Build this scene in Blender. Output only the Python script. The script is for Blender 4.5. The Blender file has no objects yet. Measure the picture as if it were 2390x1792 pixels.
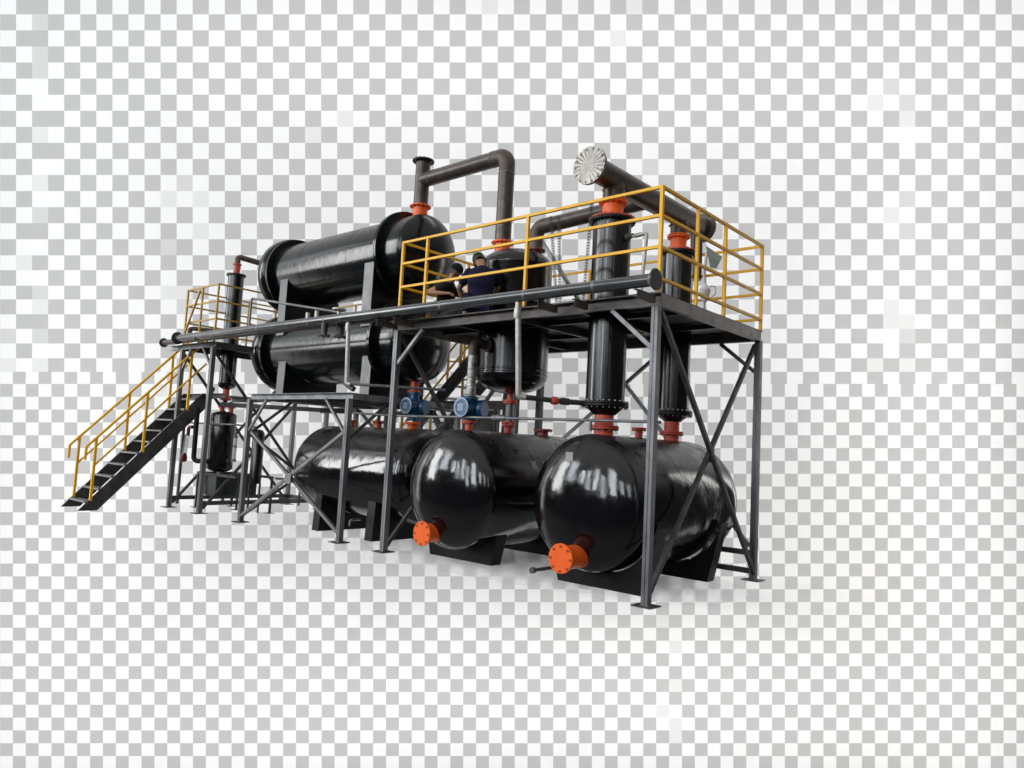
import bpy, math, random
from mathutils import Vector, Matrix
random.seed(7)
S = bpy.context.scene
COL = S.collection
V = Vector
PI = math.pi

# ------------------------------------------------------------------ materials
def mat(name, col, col2=None, rough=(.35, .55), metal=0.0, scale=5.0, spec=.5, bump=0.0, bscale=None,
        dust=0.0, dustcol=(.075, .066, .058), streak=None, rust=0.0, rustcol=(.11, .045, .022), coat=0.0, warp=0.0):
    m = bpy.data.materials.new(name); m.use_nodes = True
    nt = m.node_tree; N = nt.nodes; L = nt.links; N.clear()
    out = N.new('ShaderNodeOutputMaterial'); b = N.new('ShaderNodeBsdfPrincipled')
    L.new(b.outputs[0], out.inputs[0])
    b.inputs['Metallic'].default_value = metal
    b.inputs['Specular IOR Level'].default_value = spec
    b.inputs['Coat Weight'].default_value = coat
    b.inputs['Coat Roughness'].default_value = .08
    tc = N.new('ShaderNodeTexCoord')
    mp = N.new('ShaderNodeMapping'); L.new(tc.outputs['Object'], mp.inputs[0])
    if streak: mp.inputs['Scale'].default_value = streak
    def noise(sc, det=6, r=.6, src=mp):
        n = N.new('ShaderNodeTexNoise'); n.inputs['Scale'].default_value = sc
        n.inputs['Detail'].default_value = det; n.inputs['Roughness'].default_value = r
        L.new(src.outputs[0], n.inputs['Vector']); return n
    def rng(sock, a, b_, c, d):
        r = N.new('ShaderNodeMapRange'); L.new(sock, r.inputs['Value'])
        for k, v in zip(('From Min', 'From Max', 'To Min', 'To Max'), (a, b_, c, d)): r.inputs[k].default_value = v
        return r.outputs[0]
    def mix(f, a, b_):
        x = N.new('ShaderNodeMix'); x.data_type = 'RGBA'
        if hasattr(f, 'links'): L.new(f, x.inputs['Factor'])
        else: x.inputs['Factor'].default_value = f
        for s, v in ((x.inputs[6], a), (x.inputs[7], b_)):
            if isinstance(v, tuple): s.default_value = (*v, 1)
            else: L.new(v, s)
        return x.outputs[2]
    def mul(a, b_):
        x = N.new('ShaderNodeMath'); x.operation = 'MULTIPLY'; x.use_clamp = True
        for s, v in ((x.inputs[0], a), (x.inputs[1], b_)):
            if isinstance(v, float): s.default_value = v
            else: L.new(v, s)
        return x.outputs[0]
    n1 = noise(scale); n2 = noise(scale * 3.7, 8, .65)
    c = mix(rng(n1.outputs[0], .35, .68, 0, 1), col, col2 or col)
    r = rng(n2.outputs[0], .3, .7, rough[0], rough[1])
    if rust:
        n3 = noise(scale * 1.9, 10, .7)
        f = mul(rng(n3.outputs[0], .56, .72, 0, 1), float(rust))
        c = mix(f, c, rustcol)
    if dust:
        g = N.new('ShaderNodeNewGeometry'); sx = N.new('ShaderNodeSeparateXYZ')
        L.new(g.outputs['Normal'], sx.inputs[0])
        n4 = noise(3.3, 9, .62)
        f = mul(mul(rng(sx.outputs['Z'], .25, .95, 0, 1), rng(n4.outputs[0], .36, .55, .25, 1)), float(dust))
        c = mix(f, c, dustcol)
        mx = N.new('ShaderNodeMix'); L.new(f, mx.inputs[0]); L.new(r, mx.inputs[2]); mx.inputs[3].default_value = .75
        r = mx.outputs[0]
        ms = N.new('ShaderNodeMix'); L.new(f, ms.inputs[0]); ms.inputs[2].default_value = spec; ms.inputs[3].default_value = .03
        L.new(ms.outputs[0], b.inputs['Specular IOR Level'])
    L.new(c, b.inputs['Base Color']); L.new(r, b.inputs['Roughness'])
    if bump or warp:
        bp = N.new('ShaderNodeBump'); bp.inputs['Strength'].default_value = 1
        bp.inputs['Distance'].default_value = bump or warp
        nb = noise(bscale or scale * 4, 3, .5, tc if False else mp)
        L.new(nb.outputs[0], bp.inputs['Height']); L.new(bp.outputs[0], b.inputs['Normal'])
    return m

M = {}
M['black'] = mat('black_gloss_paint', (.0016, .0017, .0026), (.0038, .0038, .005), (.07, .17), scale=2.2, spec=.7, warp=.007, bscale=2.6, dust=.5)
M['black2'] = mat('black_drum_paint', (.0020, .0034, .0038), (.0045, .0065, .007), (.12, .24), scale=1.8, spec=.42, warp=.003, bscale=2.0, dust=.3, streak=(2.2, 1, 1))
M['blackplate'] = mat('black_plate_paint', (.003, .0032, .004), (.007, .0075, .009), (.3, .45), scale=4, spec=.3, dust=.2)
M['edgesheen'] = mat('blue_grey_window_sheen', (.008, .012, .020), (.020, .027, .040), (.26, .36), scale=2, spec=.5)  # blue-grey stands in for window light reflected off the black saddle fronts
M['black3'] = mat('black_column_paint', (.002, .0021, .003), (.0048, .0048, .006), (.15, .26), scale=2.2, spec=.6, warp=.002, bscale=2.0, dust=.4, streak=(1, 1, .4))
M['seam'] = mat('weld_seam_paint', (.012, .012, .013), (.03, .029, .028), (.3, .5), scale=20, spec=.5)
M['steel'] = mat('bare_mill_steel', (.125, .130, .140), (.25, .252, .256), (.36, .56), metal=.55, scale=4, streak=(1, 1, .35), rust=.55, rustcol=(.075, .05, .036))
M['steel_dark'] = mat('dark_mill_steel', (.042, .041, .040), (.095, .092, .088), (.42, .62), metal=.4, scale=5, rust=.5, rustcol=(.06, .038, .028))
M['beam'] = mat('brown_grey_mill_steel', (.15, .14, .132), (.27, .25, .235), (.4, .6), metal=.45, scale=4, rust=.7, rustcol=(.085, .055, .042))
M['primer'] = mat('red_brown_primer', (.07, .048, .043), (.11, .082, .075), (.5, .7), scale=6, spec=.35)
M['pipe'] = mat('black_iron_pipe', (.048, .038, .032), (.095, .073, .059), (.26, .46), metal=.35, scale=7, rust=.75, rustcol=(.10, .058, .04))
M['elbow'] = mat('rusty_brown_elbow', (.07, .048, .038), (.10, .074, .06), (.4, .6), metal=.25, scale=9)
M['weld'] = mat('bright_weld_bead', (.30, .27, .25), (.16, .12, .10), (.35, .6), metal=.7, scale=40)
M['manifold'] = mat('grey_painted_pipe', (.06, .062, .065), (.105, .107, .108), (.16, .24), metal=.4, scale=2.5, spec=.6, rust=.25, rustcol=(.12, .105, .09))
M['weldgrey'] = mat('grey_weld_patch', (.14, .14, .138), (.20, .195, .185), (.35, .55), metal=.4, scale=30)
M['galv'] = mat('galvanised_pipe', (.50, .485, .44), (.36, .345, .31), (.3, .5), metal=.45, scale=14, rust=.25, rustcol=(.2, .16, .12))
M['orange'] = mat('orange_paint', (.92, .14, .010), (.82, .115, .009), (.34, .5), scale=8, spec=.45)
M['red'] = mat('salmon_red_paint', (.58, .088, .045), (.44, .06, .032), (.32, .52), scale=10, spec=.5, rust=.25, rustcol=(.2, .03, .02))
M['redd'] = mat('dark_red_paint', (.24, .036, .024), (.16, .026, .02), (.35, .55), scale=10, spec=.5)
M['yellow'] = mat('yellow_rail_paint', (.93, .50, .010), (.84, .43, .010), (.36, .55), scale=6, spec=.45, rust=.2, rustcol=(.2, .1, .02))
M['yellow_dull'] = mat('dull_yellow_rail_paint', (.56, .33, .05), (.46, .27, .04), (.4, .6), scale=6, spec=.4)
M['blue'] = mat('blue_pump_paint', (.005, .075, .19), (.003, .05, .13), (.22, .4), scale=9, spec=.55)
M['dial'] = mat('pale_blue_cover', (.50, .58, .68), (.25, .36, .5), (.35, .55), scale=40)
M['bolt'] = mat('zinc_bolt', (.45, .43, .40), (.3, .28, .26), (.3, .5), metal=.8, scale=30)
M['cover'] = mat('brushed_steel_cover', (.33, .30, .275), (.20, .18, .16), (.28, .45), metal=.8, scale=16, rust=.3, rustcol=(.25, .17, .12))
M['foil'] = mat('foil_tape', (.50, .49, .46), (.14, .13, .12), (.25, .5), metal=.7, scale=13, bump=.01, bscale=30)
M['paper'] = mat('grey_paper_tag', (.36, .34, .30), (.28, .265, .235), (.7, .85), scale=20, spec=.2)
M['deck'] = mat('dark_deck_plate', (.022, .021, .021), (.042, .04, .039), (.5, .7), metal=.2, scale=4)
M['teal'] = mat('dark_teal_tank_paint', (.006, .011, .014), (.01, .017, .021), (.35, .5), scale=3)
M['skin'] = mat('brown_skin', (.37, .195, .12), (.30, .155, .095), (.45, .6), scale=12, spec=.4)
M['navy'] = mat('navy_cotton', (.013, .013, .040), (.009, .009, .028), (.8, .95), scale=9, spec=.15, bump=.006, bscale=14)
M['blackcloth'] = mat('black_cotton', (.010, .009, .010), (.016, .015, .016), (.8, .95), scale=9, spec=.15, bump=.006, bscale=14)
M['greycloth'] = mat('charcoal_cotton', (.03, .028, .028), (.05, .046, .045), (.8, .95), scale=9, spec=.15, bump=.006, bscale=14)
M['olive'] = mat('olive_cap_cloth', (.18, .14, .05), (.13, .10, .04), (.8, .95), scale=20, spec=.15)
M['capblack'] = mat('black_cap_cloth', (.007, .007, .009), (.011, .011, .013), (.75, .9), scale=20, spec=.2)
M['hair'] = mat('black_hair', (.012, .009, .008), (.02, .016, .014), (.5, .7), scale=50)
M['white'] = mat('white_ceramic', (.66, .66, .64), (.55, .55, .53), (.3, .5), scale=9)
M['greenplate'] = mat('grey_green_plate', (.26, .31, .30), (.19, .23, .22), (.4, .6), scale=6)

def plain(name, col, rough=.85, n=.03):
    return mat(name, col, tuple(c * (1 - n) for c in col), (rough, rough + .05), scale=.8, spec=.15)
WHT = plain('white_square', (.93, .93, .93)); GRY = plain('grey_square', (.545, .545, .545))
FA1 = plain('faint_square', (.80, .80, .80)); FA2 = plain('half_square', (.68, .68, .68))

def glass_mat():
    m = bpy.data.materials.new('sight_glass'); m.use_nodes = True
    b = m.node_tree.nodes['Principled BSDF']
    b.inputs['Base Color'].default_value = (.9, .93, .92, 1); b.inputs['Roughness'].default_value = .05
    b.inputs['Transmission Weight'].default_value = .75
    return m
M['glass'] = glass_mat()

# ------------------------------------------------------------------ mesh builder
BASE = {}
class MB:
    def __init__(s): s.v = []; s.f = []
    def add(s, vs, fs):
        k = len(s.v); s.v += [V(p) for p in vs]; s.f += [tuple(i + k for i in f) for f in fs]; return s
    def box(s, x0, y0, z0, x1, y1, z1):
        return s.add([(x, y, z) for z in (z0, z1) for y in (y0, y1) for x in (x0, x1)],
                     [(0, 2, 3, 1), (4, 5, 7, 6), (0, 1, 5, 4), (2, 6, 7, 3), (0, 4, 6, 2), (1, 3, 7, 5)])
    def frame(s, p0, p1, up=(0, 0, 1)):
        p0, p1 = V(p0), V(p1); d = (p1 - p0).normalized(); up = V(up)
        if abs(d.dot(up)) > .98: up = V((0, 1, 0))
        x = d.cross(up).normalized(); y = x.cross(d).normalized(); return p0, p1, d, x, y
    def sect(s, p0, p1, poly, up=(0, 0, 1)):
        p0, p1, d, x, y = s.frame(p0, p1, up); n = len(poly)
        vs = [p0 + x * a + y * b for a, b in poly] + [p1 + x * a + y * b for a, b in poly]
        fs = [(i, (i + 1) % n, n + (i + 1) % n, n + i) for i in range(n)] + [tuple(range(n))[::-1], tuple(range(n, 2 * n))]
        return s.add(vs, fs)
    def bar(s, p0, p1, w, h, up=(0, 0, 1)):
        a, b = w / 2, h / 2
        return s.sect(p0, p1, [(-a, -b), (a, -b), (a, b), (-a, b)], up)
    def channel(s, p0, p1, w, h, t, up=(0, 0, 1), flip=1):
        a, b = w / 2, h / 2
        P = [(-a, -b), (a, -b), (a, -b + t), (-a + t, -b + t), (-a + t, b - t), (a, b - t), (a, b), (-a, b)]
        if flip < 0: P = [(-x, y) for x, y in P][::-1]
        p0, p1, d, x, y = s.frame(p0, p1, up); n = 8
        vs = [p0 + x * q + y * r for q, r in P] + [p1 + x * q + y * r for q, r in P]
        fs = [(i, (i + 1) % n, n + (i + 1) % n, n + i) for i in range(n)]
        caps = [(0, 1, 2, 3), (0, 3, 4, 7), (4, 5, 6, 7)]
        fs += [c[::-1] for c in caps] + [tuple(n + i for i in c) for c in caps]
        return s.add(vs, fs)
    def ring(s, o, ax, r, n, ref=None):
        ax = V(ax).normalized(); ref = V(ref) if ref else (V((0, 0, 1)) if abs(ax.z) < .9 else V((1, 0, 0)))
        x = ax.cross(ref).normalized(); y = ax.cross(x)
        return [V(o) + (x * math.cos(2 * PI * i / n) + y * math.sin(2 * PI * i / n)) * r for i in range(n)]
    def lathe(s, o, ax, prof, n=40):
        o = V(o); ax = V(ax).normalized(); vs = []; fs = []; rows = []
        for t, r in prof:
            if r < 1e-5: rows.append([len(vs)]); vs.append(o + ax * t)
            else:
                rows.append(list(range(len(vs), len(vs) + n))); vs += s.ring(o + ax * t, ax, r, n)
        for a, b in zip(rows, rows[1:]):
            for i in range(n):
                j = (i + 1) % n
                if len(a) == 1 and len(b) == 1: break
                if len(a) == 1: fs.append((a[0], b[j], b[i]))
                elif len(b) == 1: fs.append((a[i], a[j], b[0]))
                else: fs.append((a[i], a[j], b[j], b[i]))
        if len(rows[0]) > 1: fs.append(tuple(rows[0][::-1]))
        if len(rows[-1]) > 1: fs.append(tuple(rows[-1]))
        return s.add(vs, fs)
    def tube(s, p0, p1, r, n=20, r1=None):
        p0, p1 = V(p0), V(p1); return s.lathe(p0, p1 - p0, [(0, r), ((p1 - p0).length, r1 or r)], n)
    def pipe(s, pts, r, bend=.1, n=18, seg=7):
        pts = [V(p) for p in pts]; path = [pts[0]]
        for a, b, c in zip(pts, pts[1:], pts[2:]):
            d0 = (a - b).normalized(); d1 = (c - b).normalized()
            ang = d0.angle(d1); k = min(bend / math.tan(ang / 2), (a - b).length * .49, (c - b).length * .49) if ang < 3.1 else 0
            if k < 1e-4: path.append(b); continue
            q0, q1 = b + d0 * k, b + d1 * k
            R = k * math.tan(ang / 2); bis = (d0 + d1).normalized(); ctr = b + bis * (R / math.sin(ang / 2))
            u = (q0 - ctr).normalized(); w = (q1 - ctr).normalized(); tot = u.angle(w)
            for i in range(seg + 1):
                t = i / seg
                dv = (u * math.sin((1 - t) * tot) + w * math.sin(t * tot)) / math.sin(tot)
                path.append(ctr + dv * R)
        path.append(pts[-1])
        vs = []; fs = []; x = None
        for i, p in enumerate(path):
            d = (path[min(i + 1, len(path) - 1)] - path[max(i - 1, 0)]).normalized()
            if x is None: x = d.cross(V((0, 0, 1)) if abs(d.z) < .9 else V((1, 0, 0))).normalized()
            else: x = (x - d * x.dot(d)).normalized()
            y = d.cross(x)
            vs += [p + (x * math.cos(2 * PI * k / n) + y * math.sin(2 * PI * k / n)) * r for k in range(n)]
        for i in range(len(path) - 1):
            for k in range(n):
                j = (k + 1) % n; fs.append((i * n + k, i * n + j, (i + 1) * n + j, (i + 1) * n + k))
        fs += [tuple(range(n))[::-1], tuple(range((len(path) - 1) * n, len(path) * n))]
        return s.add(vs, fs)
    def bolts(s, o, ax, r, k, br, t0, t1):
        ax = V(ax).normalized()
        for p in s.ring(o, ax, r, k): s.lathe(p, ax, [(t0, br), (t1, br)], 6)
        return s
    def flange(s, o, ax, r, t, k=0, br=.012, both=True):
        e = min(.004, t * .2)
        s.lathe(o, ax, [(0, r - e), (e, r), (t - e, r), (t, r - e)], 40)
        if k: s.bolts(o, ax, r * .86 if k < 24 else r * .93, k, br, -br * 1.1 if both else t * .5, t + br * 1.1)
        return s
    def build(s, name, m, parent=None, origin=(0, 0, 0), bevel=0, sharp=38):
        base = BASE[parent] if parent else V(origin)
        me = bpy.data.meshes.new(name); me.from_pydata([tuple(p - base) for p in s.v], [], s.f)
        me.validate(); me.materials.append(M[m] if isinstance(m, str) else m)
        for p in me.polygons: p.use_smooth = True
        me.set_sharp_from_angle(angle=math.radians(sharp))
        o = bpy.data.objects.new(name, me); COL.objects.link(o)
        if parent: o.parent = parent
        else: o.location = base
        if bevel:
            b = o.modifiers.new('edge', 'BEVEL'); b.width = bevel; b.segments = 2; b.limit_method = 'ANGLE'; b.angle_limit = .7
        BASE[o] = base; return o

def tag(o, label=None, cat=None, group=None, kind=None):
    for k, v in (('label', label), ('category', cat), ('group', group), ('kind', kind)):
        if v: o[k] = v
    return o
def thing(name, label, cat, loc, group=None):
    o = bpy.data.objects.new(name, None); o.empty_display_size = .1; COL.objects.link(o)
    o.location = loc; BASE[o] = V(loc); return tag(o, label, cat, group)
def clone(o, d, par=None):
    c = o.copy(); COL.objects.link(c)
    if par: c.parent = par
    else: c.location = o.location + V(d); BASE[c] = BASE[o] + V(d)
    for ch in [q for q in o.children]: clone(ch, d, c)
    return c

# ------------------------------------------------------------------ camera
F, YAW, PIT, ROLL = 1719.788, .7202, .0863, .0530
CAM = V((4.1076, -7.0212, 1.6))
fw = V((-math.sin(YAW) * math.cos(PIT), math.cos(YAW) * math.cos(PIT), math.sin(PIT)))
rt0 = V((math.cos(YAW), math.sin(YAW), 0)); up0 = rt0.cross(fw)
rt = rt0 * math.cos(ROLL) + up0 * math.sin(ROLL); up = -rt0 * math.sin(ROLL) + up0 * math.cos(ROLL)
def basis(o): return Matrix(((rt.x, up.x, -fw.x, o.x), (rt.y, up.y, -fw.y, o.y), (rt.z, up.z, -fw.z, o.z), (0, 0, 0, 1)))
cd = bpy.data.cameras.new('camera'); cam = bpy.data.objects.new('camera', cd); COL.objects.link(cam)
cd.sensor_width = 36; cd.lens = 36 * F / 2390; cd.clip_start = .05; cd.clip_end = 300
cam.matrix_world = basis(CAM); S.camera = cam

# ------------------------------------------------------------------ the setting: chequered board and floor sheet
BD = 22.5; k = BD / F
def backdrop():
    rows = [33.2 + 37.5 * i for i in range(16)]
    rows += [630.3, 666.6, 698.6, 733.3, 767, 801.4, 835.9, 867.6]
    up_rows = [33.2 - 37.5 * i for i in range(1, 22)][::-1] + rows
    r0 = -21
    lo = [867.6, 895.8] + [895.8 + 29.95 * i for i in range(1, 34)]
    vs = []; fs = []; mi = []
    def quad(x0, y0, x1, y1, m):
        kk = len(vs)
        for x, y in ((x0, y1), (x1, y1), (x1, y0), (x0, y0)): vs.append(((x - 1195) * k, (896 - y) * k, 0))
        fs.append((kk, kk + 1, kk + 2, kk + 3)); mi.append(m)
    rr = random.Random(3)
    spots = [(470, 390, 140, 80), (430, 560, 60, 150), (1130, 40, 60, 60), (1420, 40, 70, 55), (2090, 310, 60, 230),
             (1560, 350, 60, 40), (60, 720, 60, 160), (640, 560, 60, 60), (2080, 760, 60, 80), (840, 250, 120, 70)]
    def glitch(x, y, p):
        for a, b, c, d in spots:
            if abs(x - a) < c and abs(y - b) < d and rr.random() < p * .5: return True
        return False
    c0, c1 = -24, 90
    for i in range(len(up_rows) - 1):
        for c in range(c0, c1):
            x0, x1 = c * 37.48, (c + 1) * 37.48
            par = (c + i + r0) % 2 if c >= 3 else (c + i + r0 + 1) % 2
            m = 1 if par else 0
            if c == 2: m = rr.choice((2, 3, 3, 1, 0))
            elif glitch((x0 + x1) / 2, up_rows[i], .42): m = rr.choice((2, 2, 3, 0))
            quad(x0, up_rows[i], x1, up_rows[i + 1], m)
    for j in range(len(lo) - 1):
        if j == 0:   # the seam between the two sizes of square
            for c in range(-30, 40): quad(c * 30.03, lo[0], (c + 1) * 30.03, lo[1], 1 if (c + j) % 2 else 0)
            for c in range(32, 90):
                a = max(c * 37.48, 40 * 30.03); quad(a, lo[0], (c + 1) * 37.48, lo[1], 1 if (c + len(up_rows) - 1 + r0) % 2 else 0)
            continue
        for c in range(-30, 112):
            m = 1 if (c + j) % 2 else 0
            if 8 < c < 33 and j < 8 and rr.random() < .1: m = rr.choice((2, 2, 3))
            if 50 < c < 53 and j > 10 and rr.random() < .3: m = 2
            quad(c * 30.03, lo[j], (c + 1) * 30.03, lo[j + 1], m)
    me = bpy.data.meshes.new('backdrop'); me.from_pydata(vs, [], fs)
    for q in (WHT, GRY, FA1, FA2): me.materials.append(q)
    me.polygons.foreach_set('material_index', mi)
    # slab behind the painted squares
    o = bpy.data.objects.new('backdrop', me); COL.objects.link(o); o.matrix_world = basis(CAM + fw * BD)
    tag(o, 'flat board painted in grey and white squares behind the machine', 'backdrop', kind='structure')
    return o
backdrop()

def floor():
    m = bpy.data.materials.new('clear_floor_sheet_with_shadow_film'); m.use_nodes = True
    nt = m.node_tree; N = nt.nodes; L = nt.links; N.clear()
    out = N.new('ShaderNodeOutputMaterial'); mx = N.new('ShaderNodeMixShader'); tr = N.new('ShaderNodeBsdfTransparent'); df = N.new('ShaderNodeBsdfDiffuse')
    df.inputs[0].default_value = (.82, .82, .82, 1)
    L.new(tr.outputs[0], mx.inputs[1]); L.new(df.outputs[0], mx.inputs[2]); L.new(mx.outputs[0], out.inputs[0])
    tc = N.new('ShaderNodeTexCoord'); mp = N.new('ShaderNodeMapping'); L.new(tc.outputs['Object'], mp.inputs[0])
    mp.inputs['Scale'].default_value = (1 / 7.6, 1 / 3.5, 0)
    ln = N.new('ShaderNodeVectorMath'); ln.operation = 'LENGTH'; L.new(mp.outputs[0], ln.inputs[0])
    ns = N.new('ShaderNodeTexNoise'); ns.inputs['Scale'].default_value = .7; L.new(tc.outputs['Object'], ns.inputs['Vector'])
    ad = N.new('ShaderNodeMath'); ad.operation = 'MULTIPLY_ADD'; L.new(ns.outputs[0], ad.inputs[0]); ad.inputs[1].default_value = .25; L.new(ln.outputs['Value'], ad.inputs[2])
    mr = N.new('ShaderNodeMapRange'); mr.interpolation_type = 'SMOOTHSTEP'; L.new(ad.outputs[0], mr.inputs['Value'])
    for kk, v in zip(('From Min', 'From Max', 'To Min', 'To Max'), (.5, 1.3, .30, 0)): mr.inputs[kk].default_value = v  # pale film added round the machine to catch its shadow
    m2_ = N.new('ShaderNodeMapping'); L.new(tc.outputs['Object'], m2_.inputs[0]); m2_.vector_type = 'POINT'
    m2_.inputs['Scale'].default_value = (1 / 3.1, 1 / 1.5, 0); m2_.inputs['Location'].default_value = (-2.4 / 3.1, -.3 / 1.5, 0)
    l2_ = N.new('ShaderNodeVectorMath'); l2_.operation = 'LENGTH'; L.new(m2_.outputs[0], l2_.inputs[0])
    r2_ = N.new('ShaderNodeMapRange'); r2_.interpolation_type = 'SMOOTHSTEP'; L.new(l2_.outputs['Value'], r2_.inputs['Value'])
    for kk, v in zip(('From Min', 'From Max', 'To Min', 'To Max'), (.55, 1.2, .55, 0)): r2_.inputs[kk].default_value = v  # film made denser under the tanks to deepen the shade there
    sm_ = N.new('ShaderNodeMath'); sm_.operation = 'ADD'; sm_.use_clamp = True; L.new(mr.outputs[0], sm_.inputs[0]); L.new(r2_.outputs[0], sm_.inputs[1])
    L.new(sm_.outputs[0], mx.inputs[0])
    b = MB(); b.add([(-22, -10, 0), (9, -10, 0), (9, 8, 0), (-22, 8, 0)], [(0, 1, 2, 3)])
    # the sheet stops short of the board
    o = b.build('floor', m, None, (-5.0, 1.0, 0)); tag(o, 'clear floor sheet with an added shadow-catching film under the machine', 'floor', kind='structure')
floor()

# ------------------------------------------------------------------ shared builders
def post(root, x, y, z1, w=.085, m='steel'):
    b = MB(); z0 = .014; h = w / 2; g = .0035
    b.box(x - h, y - h, z0, x - g, y + h, z1); b.box(x + g, y - h, z0, x + h, y + h, z1)      # two channels toed together
    b.box(x - g, y - h + .004, z0, x + g, y + h - .004, z1)
    p = b.build('post', m, root, bevel=.003)
    MB().box(x - .12, y - .12, .002, x + .12, y + .12, .0135).build('base_plate', 'steel_dark', p)
    MB().box(x - h - .008, y - h - .008, .0135, x + h + .008, y + h + .008, .02).build('weld', 'weld', p)
    return p
def brace(root, p0, p1, w=.05, m='steel', name='brace'): return MB().bar(p0, p1, w, w).build(name, m, root, bevel=.003)
def ubeam(root, p0, p1, w, h, m='steel', flip=1, name='beam'): return MB().channel(p0, p1, w, h, .008, flip=flip).build(name, m, root)

def railing(name, label, group, loc, runs, heights, z0, m, w=.036, posts=()):
    """runs: list of polylines (plan), one rail object per height and run; posts: plan positions"""
    t = thing(name, label, 'railing', loc, group)
    for i, (x, y) in enumerate(posts):
        MB().bar((x, y, z0), (x, y, heights[0]), w, w).build('rail_post', m, t, bevel=.003)
    for hi, z in enumerate(heights):
        zz = z - w / 2 if hi == 0 else z
        for (a, b) in runs:
            a_, b_ = V((*a, zz)), V((*b, zz)); d = (b_ - a_).normalized()
            MB().bar(a_ + d * .0185, b_ - d * .0185, w - .004, w - .004).build('top_rail' if hi == 0 else 'mid_rail', m, t, bevel=.003)
    return t

# ------------------------------------------------------------------ 1. big work platform (right)
W = 2.77; XL = -4.36
pf = thing('work_platform', 'tall grey steel platform on four posts over the two round-headed tanks', 'platform', (-2.18, 1.385, 0))
for x, y in ((0, 0), (XL, 0), (0, W), (XL, W)): post(pf, x, y, 3.24)
for (a, b, fl) in (((XL - .042, 0), (.042, 0), 1), ((XL - .042, W), (.042, W), -1)):
    ubeam(pf, (a[0], a[1], 3.31), (b[0], b[1], 3.31), .07, .14, 'beam', flip=fl)
for x, fl in ((0.005, -1), (XL - .005, 1)):
    ubeam(pf, (x, .04, 3.31), (x, W - .04, 3.31), .07, .139, 'beam', flip=fl)
for x in (-1.12, -2.2, -3.28): ubeam(pf, (x, .04, 3.32), (x, W - .04, 3.32), .05, .11, 'steel_dark', name='joist')
ubeam(pf, (XL + .04, 1.9, 3.335), (-.04, 1.9, 3.335), .05, .075, 'steel_dark', name='joist')
ubeam(pf, (XL + .04, .85, 3.335), (-.04, .85, 3.335), .05, .075, 'steel_dark', name='joist')
MB().box(XL - .04, -.03, 3.383, .035, W + .03, 3.389).build('deck', 'deck', pf)
for x in (XL, -3.98, -1.37, -.92, -.02):
    s_ = .42 if x != -.92 else .3
    MB().channel((x, -s_, 3.305), (x, -.036, 3.305), .05, .085, .006, flip=-1).build('bracket', 'primer', pf)
for p0, p1 in (((-.58, 0, 3.235), (-.045, 0, 2.78)), ((-3.80, 0, 3.235), (-4.315, 0, 2.75)), ((-.56, W, 3.235), (-.05, W, 2.82)), ((-3.80, W, 3.235), (-4.315, W, 2.78))):
    brace(pf, p0, p1, .05, name='knee_brace')
for x, e in ((0, .028), (XL, .028)):
    brace(pf, (x + e, .05, 3.18), (x + e, W - .05, .1), .052, 'steel_dark', 'cross_brace')
    brace(pf, (x - e, .05, .06), (x - e, W - .05, 3.18), .052, 'steel_dark', 'cross_brace')
MB().box(-.006, 1.34, 1.55, .006, 1.5, 1.72).build('gusset', 'steel_dark', pf)
brace(pf, (-4.28, W + .03, 1.06), (-1.45, W + .03, 3.23), .05, 'steel', 'cross_brace')
brace(pf, (-2.62, W - .025, 3.23), (-.05, W - .025, .45), .05, 'steel', 'cross_brace')
for z in (.36, .12): MB().bar((XL + .05, W, z), (-.05, W, z), .06, .07).build('tie_beam', 'steel_dark', pf, bevel=.003)

HT = [4.60, 4.255, 3.90, 3.545]
railing('guard_railing', 'bright yellow four-bar guard railing round the big platform', 'yellow guard railings', (-2.18, 1.385, 3.39),
        [((XL, 0), (0.02, 0)), ((0.02, 0), (0.02, W)), ((0.02, W), (-4.36, W)), ((XL, 0), (XL, W))], HT, 3.392, 'yellow', .04,
        [(XL, 0), (-3.82, 0), (-1.92, 0), (0.02, 0), (.02, .86), (.02, 1.61), (.02, W), (-1.4, W), (-2.9, W), (XL, W), (XL, 1.4)])

# ------------------------------------------------------------------ 2. middle frame and left walkway frame
XM0, XM1, YM = -8.42, -5.43, 2.4
mf = thing('support_frame', 'low grey steel frame carrying the two horizontal drums', 'frame', ((XM0 + XM1) / 2, YM / 2, 0))
for x, y in ((XM0, 0), (XM1, 0), (XM0, YM), (XM1, YM)): post(mf, x, y, 2.23)
ubeam(mf, (XM0 - .042, 0, 2.28), (XM1 + .042, 0, 2.28), .085, .10); ubeam(mf, (XM0 - .042, YM, 2.28), (XM1 + .042, YM, 2.28), .085, .10, flip=-1)
for x, fl in ((XM0, 1), (XM1, -1)): ubeam(mf, (x, .043, 2.28), (x, YM - .043, 2.28), .085, .099, flip=fl)
for x in (-7.9, -7.0, -5.9): ubeam(mf, (x, .043, 2.275), (x, YM - .043, 2.275), .06, .08, 'steel_dark', name='joist')
xr = (XM0 + .045, XM1 - .045)
brace(mf, (xr[0], -.024, .12), (xr[1], -.024, 1.70), .05, name='cross_brace'); brace(mf, (xr[0], .028, 1.66), (xr[1], .028, .12), .05, name='cross_brace')
MB().box(-7.0, -.055, .80, -6.82, -.046, .98).build('gusset', 'weld', mf)
brace(mf, (xr[0], 0, 1.66), (-7.85, 0, 2.235), .045, name='knee_brace'); brace(mf, (xr[1], 0, 1.68), (-6.05, 0, 2.235), .045, name='knee_brace')
brace(mf, (XM0, .05, 1.62), (XM0, .85, 2.235), .045, 'steel_dark', 'knee_brace'); brace(mf, (XM1, .05, 1.62), (XM1, .8, 2.235), .045, 'steel_dark', 'knee_brace')
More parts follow.
